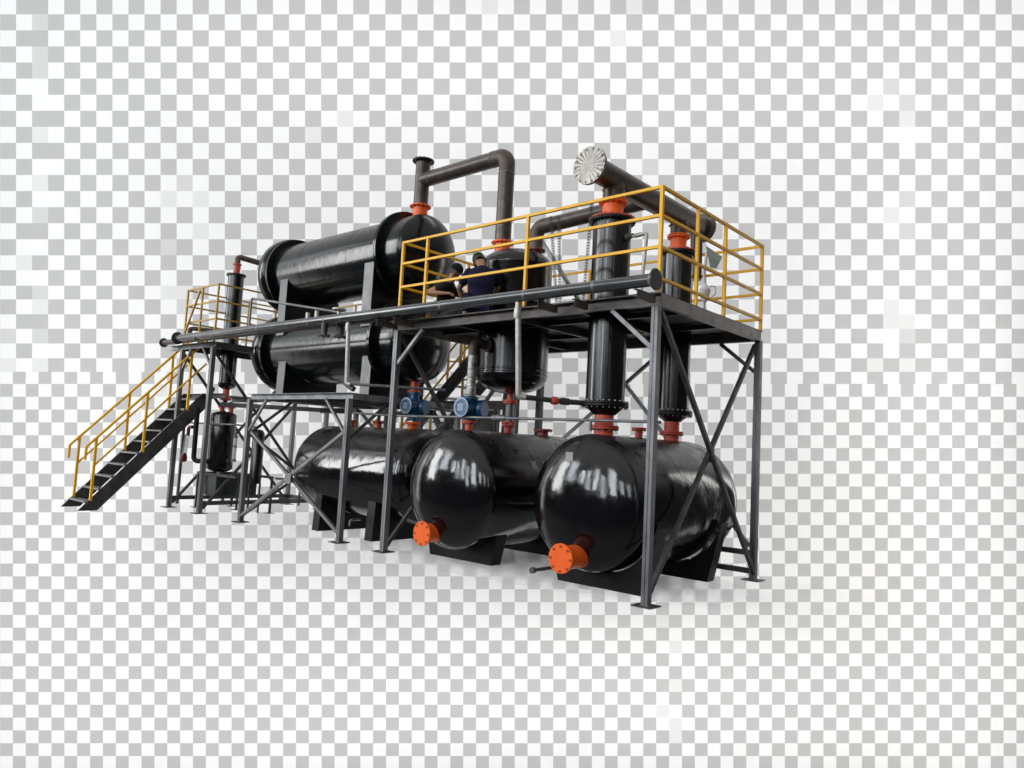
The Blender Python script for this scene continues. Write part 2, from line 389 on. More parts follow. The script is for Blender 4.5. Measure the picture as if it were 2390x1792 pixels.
brace(mf, (XM0 - .03, .05, .12), (XM0 - .03, YM - .05, 1.6), .045, 'steel_dark', 'cross_brace'); brace(mf, (XM0 + .03, .05, 1.58), (XM0 + .03, YM - .05, .12), .045, 'steel_dark', 'cross_brace')
brace(mf, (xr[0], YM, .15), (xr[1], YM, 2.2), .05, 'steel_dark', 'cross_brace'); brace(mf, (xr[0], YM + .05, 2.2), (xr[1], YM + .05, .15), .05, 'steel_dark', 'cross_brace')
for x in (-7.45, -6.4): MB().bar((x, YM, .02), (x, YM, 2.23), .06, .06).build('strut', 'steel_dark', mf, bevel=.003)

XW0, XW1 = -11.32, -10.0
wf = thing('walkway_frame', 'narrow tall steel walkway frame beside the stairs', 'frame', ((XW0 + XW1) / 2, 1.385, 0))
for x, y in ((XW0, 0), (XW1, 0), (XW0, W), (XW1, W)): post(wf, x, y, 3.29)
ubeam(wf, (XW0 - .6, 0, 3.34), (XW1 + .042, 0, 3.34), .07, .10); ubeam(wf, (XW0 - .042, W, 3.34), (XW1 + .042, W, 3.34), .07, .10, flip=-1)
for x, fl in ((XW0, 1), (XW1, -1)): ubeam(wf, (x, .04, 3.33), (x, W - .04, 3.33), .07, .12, 'steel_dark', flip=fl)
MB().box(XW0 - .03, -.03, 3.393, XW1 + .03, W + .03, 3.399).build('deck', 'deck', wf)
brace(wf, (XW0 + .045, 0, 2.88), (-10.93, 0, 3.29), .045, name='knee_brace'); brace(wf, (XW1 - .045, 0, 2.9), (-10.42, 0, 3.29), .045, name='knee_brace')
for x, m in ((XW0, 'steel_dark'), (XW1, 'steel_dark')):
    brace(wf, (x - .026, .05, 3.2), (x - .026, W - .05, .12), .05, m, 'cross_brace'); brace(wf, (x + .026, .05, .1), (x + .026, W - .05, 3.2), .05, m, 'cross_brace')
    MB().bar((x, .045, .2), (x, W - .045, .2), .06, .08).build('tie_beam', 'steel_dark', wf, bevel=.003)
MB().bar((XW0 + .045, W, .2), (XW1 - .045, W, .2), .06, .08).build('tie_beam', 'steel_dark', wf, bevel=.003)
MB().bar((-10.3, .4, 2.17), (-8.5, 2.3, 2.17), .06, .09).build('tie_beam', 'steel_dark', wf, bevel=.003)
MB().bar((XW1 + .04, .8, 3.23), (-8.9, .8, 3.23), .07, .12).build('tie_beam', 'steel_dark', wf, bevel=.003)
MB().bar((XW1 + .04, 2.6, 2.2), (XM0 - .05, 2.45, 2.2), .07, .12).build('tie_beam', 'steel_dark', wf, bevel=.003)
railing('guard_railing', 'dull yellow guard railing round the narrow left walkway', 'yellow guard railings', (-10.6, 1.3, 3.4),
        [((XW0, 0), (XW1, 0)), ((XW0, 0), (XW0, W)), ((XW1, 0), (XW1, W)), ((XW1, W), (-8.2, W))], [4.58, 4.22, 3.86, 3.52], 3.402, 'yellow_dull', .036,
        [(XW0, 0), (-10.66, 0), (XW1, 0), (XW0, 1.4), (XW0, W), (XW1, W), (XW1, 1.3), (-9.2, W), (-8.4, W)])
tag(MB().bar((-10.72, -.03, 4.5), (-11.3, -.06, 3.45), .035, .035).build('prop_bar', 'yellow_dull', None, (-11.3, -.06, 3.45)), 'slanting dull yellow bar leaning on the left walkway railing', 'bar')

# ------------------------------------------------------------------ 3. stairs
def stairs(name, label, group, foot, d, across, length, rise, width, rail_m, n, rail_h=1.08, first=.25, ss=None):
    """foot: inner foot of the near stringer; d: run direction; across: unit vector to the other stringer"""
    foot = V(foot); d = V(d); across = V(across); Z = V((0, 0, 1))
    t = thing(name, label, 'stairs', foot + across * width / 2, group)
    slope = rise / length; L_ = V((d.x * length, d.y * length, rise)); ang = math.atan(slope); dep = .26 / math.cos(ang)
    for s_ in (0, 1):
        o = foot + across * (width * s_); q = .018
        P = [o + Z * .004, o + d * (dep / slope) + Z * .004, o + L_ + d * .02 - Z * .1, o + L_ + d * .02 + Z * .12, o + L_ - d * .1 + Z * .12 ]
        P = [o - d * .02 + Z * .004, o + d * (dep / slope * .9) + Z * .004, o + L_ + d * .12 - Z * (dep * .62), o + L_ + d * .12 + Z * .06, o + L_ + d * .02 + Z * .06]
        n_ = len(P)
        vs = [p - across * q for p in P] + [p + across * q for p in P]
        fs = [tuple(range(n_)), tuple(range(n_, 2 * n_))[::-1]] + [(i, n_ + i, n_ + (i + 1) % n_, (i + 1) % n_) for i in range(n_)]
        MB().add(vs, fs).build('stringer', 'steel_dark', t, bevel=.003)
    for i in range(n):
        f_ = (i + .55) / n; c = foot + L_ * f_ + across * (width / 2) + d * .075 + Z * .035
        a = c - across * (width / 2 - .02); b = c + across * (width / 2 - .02)
        MB().bar(a, b, .20, .034).build('tread', 'steel', t, bevel=.003)
    ss = ss or [first / length + (1 - .06 - first / length) * i / 2 for i in range(3)]
    for s_ in (0, 1):
        o = foot + across * (width * s_); fr = lambda f_, h: o + L_ * f_ + Z * h
        b0 = fr(ss[0], 0) - d * .17
        top0 = fr(ss[0], rail_h); e = top0 - L_ * (.24 / L_.length)
        MB().pipe([e - Z * .25, e, fr(1.02, rail_h)], .025, .04).build('handrail', rail_m, t)
        MB().pipe([fr(ss[0], rail_h * .55), fr(1.02, rail_h * .55)], .020).build('mid_rail', rail_m, t)
        for f_ in ss: MB().bar(fr(f_, -.02), fr(f_, rail_h), .045, .045).build('rail_post', rail_m, t, bevel=.003)
    return t
stairs('steel_stairs', 'steel stairs with yellow handrails climbing at the far left end', 'steel stairs', (-11.04, -1.80, 0), (0, 1, 0), (-1, 0, 0), 2.15, 2.34, .87, 'yellow', 10, rail_h=1.17, ss=[.088, .49, .87])
lp = thing('stair_landing', 'dark steel landing at the top of the left stairs', 'landing', (-11.4, .8, 2.3))
for a, b in (((-11.98, .46), (-10.3, .46)), ((-11.98, 1.5), (-10.3, 1.5))): ubeam(lp, (a[0], a[1], 2.35), (b[0], b[1], 2.35), .06, .1, 'steel_dark')
MB().box(-11.98, .5, 2.401, -11.0, 1.5, 2.406).build('deck', 'deck', lp)
for y in (.46, 1.5): MB().bar((-11.95, y, .01), (-11.95, y, 2.3), .05, .05).build('post', 'steel_dark', lp)
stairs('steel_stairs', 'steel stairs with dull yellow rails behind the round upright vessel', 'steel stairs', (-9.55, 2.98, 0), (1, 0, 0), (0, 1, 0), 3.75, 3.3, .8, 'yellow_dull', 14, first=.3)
rf = thing('rear_frame', 'dark steel frame standing under the rear stairs', 'frame', (-5.4, 3.3, 0))
for x, y in ((-5.75, 2.95), (-5.75, 3.8), (-4.75, 2.95), (-4.1, 3.1)): MB().bar((x, y, .01), (x, y, 3.3 if x > -5 else 2.35), .1, .1).build('post', 'steel_dark', rf, bevel=.004)
MB().bar((-7.6, 2.93, 2.36), (-4.7, 2.93, 2.36), .09, .16).build('beam', 'steel_dark', rf, bevel=.004)
MB().box(-5.7, 2.9, 1.55, -5.0, 2.94, 2.27).build('panel', 'steel_dark', rf)
brace(rf, (-6.7, 2.9, 2.3), (-5.3, 2.9, .5), .09, 'steel_dark')
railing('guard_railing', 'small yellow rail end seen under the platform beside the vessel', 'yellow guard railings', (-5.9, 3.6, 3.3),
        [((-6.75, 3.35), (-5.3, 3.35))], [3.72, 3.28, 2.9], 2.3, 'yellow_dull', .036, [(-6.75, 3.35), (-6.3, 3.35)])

# ------------------------------------------------------------------ 4. storage tanks
def head_prof(t0, t1, R, h0, h1, steps=12, bead=True):
    p = []
    for i in range(steps + 1):
        a = PI / 2 * i / steps; p.append((t0 - h0 * math.cos(a), R * math.sin(a)))
    def bd(t): return [(t - .012, R), (t - .006, R + .0028), (t + .006, R + .0028), (t + .012, R)] if bead else []
    p += bd((t0 + t1) * .5 - (t1 - t0) * .12) + bd(t1 - .05)
    for i in range(steps, -1, -1):
        a = PI / 2 * i / steps; p.append((t1 + h1 * math.cos(a), R * math.sin(a)))
    return p
def nozzle(root, x, y, z, r, h, fr, m='red', k=8, name='nozzle', ft=.035):
    b = MB().tube((x, y, z - .06), (x, y, z + h), r, 20); b.flange((x, y, z + h - ft), (0, 0, 1), fr, ft * .48, k, .011); b.flange((x, y, z + h - ft * .5), (0, 0, 1), fr, ft * .5)
    return b.build(name, m, root)
RT, ZT = .818, 1.0
def saddle_y(root, X, y0, y1, half=.6, R=RT, zc=ZT):
    """saddle plate across a tank that lies along y: trapezoid with round cut-out, y0..y1 thick"""
    n = 24; a0 = math.radians(16); top = []
    for i in range(n + 1):
        a = -a0 - (PI - 2 * a0) * i / n
        top.append((X + (R - .004) * math.cos(a), zc + (R - .004) * math.sin(a)))
    # strips: floor edge to cut-out edge
    b = MB(); bot = [(X + half - 2 * half * i / n, .004) for i in range(n + 1)]
    for (xa, za), (xb, zb), (xc, zc_), (xd, zd) in zip(bot, bot[1:], top[1:], top):
        b.add([(xa, y0, za), (xb, y0, zb), (xc, y0, zc_), (xd, y0, zd), (xa, y1, za), (xb, y1, zb), (xc, y1, zc_), (xd, y1, zd)],
              [(0, 1, 2, 3), (7, 6, 5, 4), (4, 5, 1, 0), (3, 2, 6, 7)])
    for e in (0, n): 
        (xa, za), (xd, zd) = bot[e], top[e]
        q = [(xa, y0, za), (xd, y0, zd), (xd, y1, zd), (xa, y1, za)]; b.add(q, [(0, 1, 2, 3) if e == 0 else (3, 2, 1, 0)])
    return b.build('saddle', 'blackplate', root)
def blind(root, x, y, z, r, fr, to):
    b = MB().tube((x, y + .02, z), (x, to, z), r, 32); b.build('manway_neck', 'orange', root)
    c = MB().flange((x, y, z), (0, 1, 0), fr, .028).build('manway_cover', 'orange', root)
    for q in MB().ring((x, y, z), (0, -1, 0), fr * .83, 8): MB().lathe(q, (0, -1, 0), [(-.001, .016), (.012, .016), (.016, .011)], 6).build('bolt', 'red', c)
    return c
def patch_head(root, X, u0, u1, w0, w1, t0, h):
    vs = []; n = 5
    for j in range(n + 1):
        for i in range(n + 1):
            u = u0 + (u1 - u0) * i / n - (.03 * (j / n)); w = w0 + (w1 - w0) * j / n
            y = t0 - h * math.sqrt(1 - (u * u + w * w) / RT / RT)
            nn = V((u / RT**2, (y - t0) / h**2, w / RT**2)).normalized()
            vs.append(V((X + u, y, ZT + w)) + nn * .004)
    MB().add(vs, [(j * (n + 1) + i, j * (n + 1) + i + 1, (j + 1) * (n + 1) + i + 1, (j + 1) * (n + 1) + i) for j in range(n) for i in range(n)]).build('paper_tag', 'paper', root)

XA, XB = -.98, -3.16
ta = thing('storage_tank', 'black round-headed tank with the bright orange cover, nearest the corner post', 'tank', (XA, 1.42, 0), 'black storage tanks on the floor')
MB().lathe((XA, 0, ZT), (0, 1, 0), head_prof(.30, 2.54, RT, .35, .35), 96).build('shell', 'black', ta, sharp=20)
saddle_y(ta, XA + .08, .42, .62); saddle_y(ta, XA + .08, 2.03, 2.22)
blind(ta, XA + .02, -.27, .39, .135, .168, .12)
MB().pipe([(XA - .30, .1, .22), (XA - .30, -.33, .22)], .02).lathe((XA - .30, -.33, .22), (0, -1, 0), [(0, .036), (.045, .036)], 14).build('drain_pipe', 'steel_dark', ta)
patch_head(ta, XA, -.19, -.075, .475, .585, .30, .35)
nz = MB().tube((XA, .52, 1.77), (XA, .52, 2.06), .118, 28); nz.flange((XA, .52, 1.885), (0, 0, 1), .185, .022, 12, .013).flange((XA, .52, 1.909), (0, 0, 1), .185, .022); nz.build('nozzle', 'red', ta)
nozzle(ta, XA, 1.34, 1.80, .05, .15, .095, 'red')
nz = MB().tube((XA, 2.2, 1.77), (XA, 2.2, 2.08), .105, 28); nz.flange((XA, 2.2, 1.90), (0, 0, 1), .165, .022, 12, .013).flange((XA, 2.2, 1.924), (0, 0, 1), .165, .022); nz.build('nozzle', 'red', ta)

tb = thing('storage_tank', 'black round-headed tank with an orange cover between the other two tanks', 'tank', (XB, 1.29, 0), 'black storage tanks on the floor')
MB().lathe((XB, 0, ZT), (0, 1, 0), head_prof(.17, 2.41, RT, .345, .345), 96).build('shell', 'black', tb, sharp=20)
saddle_y(tb, XB - .12, .47, .67); saddle_y(tb, XB - .12, 1.95, 2.15)
blind(tb, XB - .12, -.27, .40, .125, .165, .05)
nozzle(tb, XB, .39, 1.80, .055, .15, .11); nozzle(tb, XB, 1.23, 1.80, .065, .15, .105); nozzle(tb, XB, 2.06, 1.80, .085, .12, .15, 'redd', 10)
def patch_side(root, X, a0, a1, y0, y1):
    n = 5; vs = []
    for j in range(n + 1):
        for i in range(n + 1):
            a = a0 + (a1 - a0) * i / n; vs.append((X + (RT + .004) * math.sin(a), y0 + (y1 - y0) * j / n, ZT + (RT + .004) * math.cos(a)))
    MB().add(vs, [(j * (n + 1) + i, (j + 1) * (n + 1) + i, (j + 1) * (n + 1) + i + 1, j * (n + 1) + i + 1) for j in range(n) for i in range(n)]).build('paper_tag', 'paper', root)
patch_side(tb, XB, 1.02, 1.16, .93, 1.05); patch_side(tb, XB, 1.02, 1.14, 1.19, 1.28)

YC = 1.19
tcn = thing('storage_tank', 'black tank lying lengthwise under the low frame, without an orange cover', 'tank', (-6.1, YC, 0), 'black storage tanks on the floor')
RC = .775; ZC = 1.055
MB().lathe((0, YC, ZC), (1, 0, 0), head_prof(-7.42, -4.85, RC, .40, .40), 96).build('shell', 'black', tcn, sharp=20)
def saddle_x(root, x0, x1, Y, half, R, zc, zb, flare=.05, cut=40, m='blackplate', z_top=None, top_sign=-1):
    n = 20; a0 = math.radians(cut); top = [(Y + (R - .004) * math.cos(-a0 - (PI - 2 * a0) * i / n), zc + (R - .004) * math.sin(-a0 - (PI - 2 * a0) * i / n)) for i in range(n + 1)]
    bot = [(Y + half - 2 * half * i / n, zb) for i in range(n + 1)]; b = MB()
    for (ya, za), (yb, zb_), (yc, zc_), (yd, zd) in zip(bot, bot[1:], top[1:], top):
        b.add([(x0, ya, za), (x0, yb, zb_), (x0, yc, zc_), (x0, yd, zd), (x1, ya, za), (x1, yb, zb_), (x1, yc, zc_), (x1, yd, zd)],
              [(3, 2, 1, 0), (4, 5, 6, 7), (0, 1, 5, 4), (7, 6, 2, 3)])
    for e in (0, n):
        (ya, za), (yd, zd) = bot[e], top[e]; q = [(x0, ya, za), (x0, yd, zd), (x1, yd, zd), (x1, ya, za)]; b.add(q, [(0, 1, 2, 3) if e else (3, 2, 1, 0)])
    return b.build('saddle', m, root)
saddle_x(tcn, -6.93, -6.74, YC, .68, RC, ZC, .004, cut=33); saddle_x(tcn, -5.47, -5.28, YC, .68, RC, ZC, .004, cut=33)
for x, r, h, fr, m in ((-6.93, .06, .14, .1, 'red'), (-6.16, .06, .14, .11, 'red'), (-5.26, .085, .13, .14, 'orange')): nozzle(tcn, x, YC, 1.81, r, h, fr, m)
MB().pipe([(-6.16, YC, 1.94), (-6.16, YC, 2.1), (-6.16 + .9, YC + .5, 2.1)], .03, .04).build('vent_pipe', 'steel_dark', tcn)
MB().pipe([(-5.75, .62, .30), (-5.75, .42, .30), (-5.75, .42, .2)], .02, .04).build('drain_tap', 'steel', tcn)

# ------------------------------------------------------------------ 5. horizontal drums
YD = 1.2
def drum(label, zc, zb, half, saddles, cut):
    R = .645
    t = thing('horizontal_drum', label, 'drum', (-7.2, YD, zc - R), 'stacked horizontal drums')
    o = (0, YD, zc)
    sp = [(-9.0, R)]
    for x in (-8.1, -6.6): sp += [(x - .012, R), (x - .006, R + .003), (x + .006, R + .003), (x + .012, R)]
    MB().lathe(o, (1, 0, 0), sp + [(-5.66, R)], 96).build('shell', 'black2', t, sharp=20)
    b = MB().flange((-9.06, YD, zc), (1, 0, 0), .765, .06); b.bolts((-9.0, YD, zc), (1, 0, 0), .71, 40, .014, 0, .02); b.build('flange', 'black2', t)
    pr = [(-9.55, 0)] + [(-9.3 - .25 * math.cos(PI / 2 * i / 8), .77 * math.sin(PI / 2 * i / 8)) for i in range(1, 8)] + [(-9.28, .785), (-9.11, .785), (-9.07, .76), (-9.065, .74)]
    MB().lathe(o, (1, 0, 0), pr, 80).build('end_cover', 'black2', t, sharp=50)
    b = MB().flange((-5.70, YD, zc), (1, 0, 0), .762, .035); b.flange((-5.66, YD, zc), (1, 0, 0), .762, .035); b.bolts((-5.64, YD, zc), (1, 0, 0), .715, 40, .014, 0, .025); b.build('flange', 'black2', t)
    p = [(-5.63, R)] + [(-5.24 - .012, R), (-5.24 - .006, R + .003), (-5.24 + .006, R + .003), (-5.24 + .012, R)] + [(-5.2 + .25 * math.sin(PI / 2 * i / 12), R * math.cos(PI / 2 * i / 12)) for i in range(13)]
    MB().lathe(o, (1, 0, 0), p, 96).build('dished_head', 'black2', t, sharp=20)
    for x in saddles:
        sd = saddle_x(t, x, x + .26, YD, half, R, zc, zb, cut=cut)
        ang = math.radians(cut); yt = YD - (R - .004) * math.cos(ang) - .004; zt = zc - (R - .004) * math.sin(ang)
        MB().bar((x + .13, YD - half - .006, zb + .002), (x + .13, yt - .006, zt + .03), .25, .008, up=(0, 1, 0)).build('sheen_strip', 'edgesheen', sd)  # thin strip added to carry the coloured-in window sheen
    return t
dl = drum('lower of two stacked black drums, resting on the low steel frame', 3.26, 2.333, .60, (-8.58, -5.98), 25)
du = drum('upper of two stacked black drums, with the tall bent pipe on top', 4.835, 3.52, .60, (-8.72, -6.08), 22)
b = MB().tube((-5.43, YD, 5.40), (-5.43, YD, 5.70), .128, 28); b.flange((-5.43, YD, 5.66), (0, 0, 1), .185, .022, 14, .013); b.build('nozzle', 'orange', du)
b = MB().tube((-5.28, YD, 2.44), (-5.28, YD, 2.68), .075, 24); b.flange((-5.28, YD, 2.44), (0, 0, 1), .12, .022, 8, .011); b.build('nozzle', 'red', dl)

# ------------------------------------------------------------------ 6. upright vessel and columns
XV, YV, RV = -3.16, 1.24, .535
vs_ = thing('upright_vessel', 'round upright black vessel hung through the big platform deck', 'vessel', (XV, YV, 2.4))
pr = [(2.40 + .26 * (1 - math.cos(PI / 2 * i / 10)), RV * math.sin(PI / 2 * i / 10)) for i in range(11)]
pr += [(2.67, RV + .012), (2.69, RV + .012), (2.70, RV), (2.725, RV), (2.735, RV + .01), (2.75, RV + .01), (2.76, RV), (4.30, RV), (4.31, RV + .004), (4.33, RV + .004), (4.34, RV)]
pr += [(4.34 + .25 * math.sin(PI / 2 * i / 10), RV * math.cos(PI / 2 * i / 10)) for i in range(1, 11)]
MB().lathe((XV, YV, 0), (0, 0, 1), pr, 96).build('shell', 'black3', vs_, sharp=22)
b = MB().tube((-3.45, 1.2, 4.48), (-3.45, 1.2, 4.75), .125, 28); b.flange((-3.45, 1.2, 4.73), (0, 0, 1), .178, .024, 14, .013); b.build('nozzle', 'orange', vs_)
b = MB().tube((-2.92, 1.36, 4.42), (-2.92, 1.36, 4.60), .105, 24); b.flange((-2.92, 1.36, 4.575), (0, 0, 1), .155, .022, 10, .012); b.build('nozzle', 'redd', vs_)
b = MB().tube((XV, .72, 3.06), (XV, .64, 3.06), .072, 20); b.flange((XV, .66, 3.06), (0, -1, 0), .105, .02, 8, .012); b.build('side_nozzle', 'elbow', vs_)
b = MB().tube((XV, YV, 2.3), (XV, YV, 2.43), .05, 20); b.flange((XV, YV, 2.28), (0, 0, 1), .105, .022, 8, .012); b.build('bottom_nozzle', 'red', vs_)
dp = thing('outlet_pipe', 'short grey pipe joining the upright vessel to the middle tank', 'pipe', (XV, YV, 1.96))
MB().tube((XV, YV, 1.985), (XV, YV, 2.26), .062, 22).build('pipe_run', 'steel', dp)
MB().flange((XV, YV, 1.962), (0, 0, 1), .105, .022, 8, .012).flange((XV, YV, 2.255), (0, 0, 1), .105, .022, 8, .012).build('flange', 'red', dp)

def column(label, X, Y, R, zb, zt, zcone, rn, topm='orange'):
    t = thing('condenser_column', label, 'column', (X, Y, zcone), 'upright condenser columns')
    MB().lathe((X, Y, 0), (0, 0, 1), [(zb + .03, R), (zt - .02, R)], 56).build('shell', 'black3', t)
    b = MB().flange((X, Y, zb), (0, 0, 1), R * 1.24, .026, 24, .013); b.flange((X, Y, zb + .03), (0, 0, 1), R * 1.24, .026)
    b.build('flange', 'blackplate', t)
    MB().bolts((X, Y, zb), (0, 0, 1), R * 1.24 * .93, 24, .012, -.02, -.006).bolts((X, Y, zb), (0, 0, 1), R * 1.24 * .93, 24, .012, .062, .076).build('bolt_ring', 'bolt', t)
    MB().lathe((X, Y, 0), (0, 0, 1), [(zcone, rn), (zcone + .02, rn + .02), (zb - .015, R * .95), (zb - .001, R * 1.02)], 48).build('reducer', 'blackplate', t)
    b = MB().flange((X, Y, zt - .045), (0, 0, 1), R * 1.22, .028, 24, .013); b.build('flange', 'blackplate', t)
    MB().flange((X, Y, zt - .014), (0, 0, 1), R * 1.22, .024, 24, .012).build('cover_plate', 'redd' if topm == 'redd' else 'red', t)
    b = MB().tube((X, Y, zt + .01), (X, Y, zt + .22), rn, 28); b.flange((X, Y, zt + .2), (0, 0, 1), rn * 1.38, .024, 14, .012); b.flange((X, Y, zt + .227), (0, 0, 1), rn * 1.38, .02)
    b.build('nozzle', topm, t)
    return t
column('black upright column nearest the front rail, with a thick orange neck', XA, .52, .238, 2.16, 4.51, 2.06, .132)
column('black upright column farther back by the corner, under the header pipe end', XA, 2.21, .221, 2.17, 4.50, 2.08, .115)

XK, YK = -10.87, .8
t = thing('condenser_column', 'thin tall black column rising through the left walkway', 'column', (XK, YK, 2.6), 'upright condenser columns')
MB().lathe((XK, YK, 0), (0, 0, 1), [(2.64, .165), (5.0, .165)], 44).build('shell', 'black3', t)
MB().flange((XK, YK, 4.99), (0, 0, 1), .2, .03, 24, .011).build('flange', 'blackplate', t)
MB().lathe((XK, YK, 0), (0, 0, 1), [(2.52, .07), (2.57, .16), (2.60, .182), (2.66, .182), (2.665, .166)], 44).build('bottom_cap', 'black3', t)
b = MB().tube((XK, YK, 5.02), (XK, YK, 5.26), .072, 22); b.flange((XK, YK, 5.235), (0, 0, 1), .095, .025); b.build('nozzle', 'red', t)
b = MB().tube((XK, YK, 2.28), (XK, YK, 2.53), .066, 22); b.flange((XK, YK, 2.3), (0, 0, 1), .112, .03, 8, .012); b.build('bottom_nozzle', 'red', t)
MB().pipe([(XK - .2, YK - .2, 2.3), (XK - .2, YK - .2, 2.5)], .02).lathe((XK - .2, YK - .2, 2.47), (0, 0, 1), [(0, .035), (.08, .04)], 12).build('valve_knob', 'steel_dark', t)
tg = MB().pipe([(XK, YK, 5.262), (XK, YK, 5.42), (XK + .12, YK + .75, 5.36), (XK + 1.4, YK + .9, 5.1)], .062, .14)
tag(tg.build('vapour_pipe', 'elbow', None, (XK, YK, 5.26)), 'short bent rusty pipe between the thin left column and the upper drum', 'pipe')

# ------------------------------------------------------------------ 7. pipes on top
op = thing('overhead_pipe', 'tall bent black pipe from the upper drum over to the upright vessel', 'pipe', (-5.43, 1.2, 5.7))
RP = .126
b = MB().tube((-5.43, 1.2, 5.69), (-5.43, 1.2, 6.5), RP, 28); b.build('riser', 'pipe', op)
MB().flange((-5.43, 1.2, 6.47), (0, 0, 1), .19, .03, 14, .012).build('flange', 'blackplate', op)
MB().tube((-5.38, 1.2, 6.14), (-3.74, 1.2, 6.14), RP, 28).build('pipe_run', 'pipe', op)
pts = [(-3.745, 1.2, 6.14), (-3.45, 1.2, 6.14), (-3.45, 1.2, 5.845)]
MB().pipe(pts, RP + .002, .27, 28, 10).build('elbow', 'elbow', op)
MB().tube((-3.45, 1.2, 5.85), (-3.45, 1.2, 4.758), RP, 28).build('pipe_run', 'pipe', op)
w = MB()
for o, a in (((-3.745, 1.2, 6.14), (1, 0, 0)), ((-3.45, 1.2, 5.845), (0, 0, 1)), ((-5.19, 1.2, 6.14), (1, 0, 0))): w.lathe(o, a, [(-.008, RP), (-.004, RP + .006), (.004, RP + .006), (.008, RP)], 28)
w.build('weld', 'weld', op)

hp = thing('header_pipe', 'thick black header pipe with a round bolted steel cover on its end', 'pipe', (XA, .52, 4.76))
ZH = 5.035; RH = .152
MB().tube((XA, .0, ZH), (XA, 2.9, ZH), RH, 32).build('pipe_run', 'pipe', hp)
MB().tube((XA, .52, 4.755), (XA, .52, ZH - .05), .135, 28).build('branch', 'pipe', hp); MB().tube((XA, 2.21, 4.745), (XA, 2.21, ZH - .05), .12, 28).build('branch', 'pipe', hp)
MB().flange((XA, -.012, ZH), (0, 1, 0), .232, .026).build('flange', 'steel', hp)
cb = MB(); nR = 44
vs = [V((XA, -.036, ZH))]; fs = []
for i in range(nR):
    a = 2 * PI * i / nR; vs.append(V((XA + .232 * math.cos(a), -.0328 if i % 2 else -.036, ZH + .232 * math.sin(a))))
for i in range(nR): vs.append(V((XA + .232 * math.cos(2 * PI * i / nR), -.014, ZH + .232 * math.sin(2 * PI * i / nR))))
for i in range(nR):
    j = (i + 1) % nR; fs.append((0, 1 + i, 1 + j)); fs.append((1 + i, 1 + nR + i, 1 + nR + j, 1 + j))
cb.add(vs, fs); cb.bolts((XA, -.03, ZH), (0, -1, 0), .205, 14, .014, -.002, .016)
cb.build('end_cover', 'cover', hp, sharp=4)
MB().flange((XA, 2.9, ZH), (0, 1, 0), .225, .03, 12, .012).build('flange', 'pipe', hp)
MB().pipe([(XA + .02, 2.72, ZH - .1), (XA + .02, 2.72, 4.2)], .09).build('drop_leg', 'pipe', hp)
w = MB()
for y in (.52, 2.21): w.lathe((XA, y, 4.885), (0, 0, 1), [(-.008, .135), (0, .146), (.008, .135)], 28)
w.build('weld', 'weld', hp)
cp = thing('connecting_pipe', 'black pipe running from the upright vessel across to the header pipe', 'pipe', (-2.92, 1.36, 4.6))
MB().pipe([(-2.92, 1.36, 4.602), (-2.92, 1.36, 4.95), (-2.6, 1.36, 4.95)], .113, .2, 26, 10).build('elbow', 'elbow', cp)
MB().tube((-2.61, 1.36, 4.95), (XA - .1, 1.36, 5.0), .111, 26).build('pipe_run', 'pipe', cp)
MB().lathe((-2.61, 1.36, 4.95), (1, 0, 0), [(-.008, .111), (0, .119), (.008, .111)], 26).build('weld', 'weld', cp)

# long manifold pipes along the front
mp_ = thing('manifold_pipe', 'long grey pipe with round end plates along the front edge', 'pipe', (-5.2, -.4, 3.43), 'long front pipes')
YMF, ZMF = -.4, 3.425
MB().tube((-10.72, YMF, ZMF + .02), (.2, YMF, ZMF), .07, 26).build('pipe_run', 'manifold', mp_)
MB().flange((.2, YMF, ZMF), (1, 0, 0), .118, .022, 0).build('end_plate', 'manifold', mp_)
MB().lathe((.18, YMF, ZMF), (1, 0, 0), [(-.03, .07), (-.01, .085), (.02, .1)], 26).build('weld', 'weld', mp_)
MB().flange((-10.74, YMF, ZMF + .02), (1, 0, 0), .125, .02).build('end_plate', 'manifold', mp_)
w = MB()
for x in (-9.9, -7.6, -3.0, -1.55, -.55, -5.62, -6.05): w.lathe((x, YMF, ZMF + .003), (1, 0, 0), [(-.02, .0695), (-.012, .0725), (.012, .0725), (.02, .0695)], 26)
w.build('weld', 'weldgrey', mp_)
b = MB().tube((-5.66, YMF, 3.38), (-5.66, YMF, 3.2), .05, 20); b.flange((-5.66, YMF, 3.18), (0, 0, 1), .095, .02, 6, .014); b.build('bottom_stub', 'steel_dark', mp_)
b = MB().tube((-5.9, YMF, 3.45), (-5.9, YMF, 3.6), .032, 16).tube((-6.3, YMF + .1, 3.4), (-6.3, YMF + .1, 3.62), .036, 16); b.build('top_stub', 'galv', mp_)
b = MB().lathe((-5.45, YMF + .1, 3.585), (0, 0, 1), [(0, .1), (.012, .11), (.03, .11), (.045, .06)], 12).tube((-5.45, YMF + .1, 3.44), (-5.45, YMF + .1, 3.6), .028, 14); b.build('valve_wheel', 'galv', mp_)
m2 = thing('manifold_pipe', 'thinner dark pipe tucked behind and below the long front pipe', 'pipe', (-8, -.2, 3.42), 'long front pipes')
MB().tube((-11.8, -.2, 3.44), (-3.6, -.2, 3.41), .058, 22).build('pipe_run', 'pipe', m2)
MB().flange((-11.82, -.2, 3.44), (1, 0, 0), .098, .018).build('end_plate', 'manifold', m2)
b = MB().tube((-5.52, -.2, 3.4), (-5.52, -.2, 3.22), .06, 18); b.flange((-5.52, -.2, 3.18), (0, 0, 1), .1, .02, 6, .014); b.build('bottom_stub', 'steel_dark', m2)
sp_ = MB().pipe([(-8.25, -.24, 3.46), (-8.25, -.24, 4.05), (-8.2, -.2, 4.05), (-5.75, .15, 3.63), (-5.75, .15, 3.45)], .022, .04)
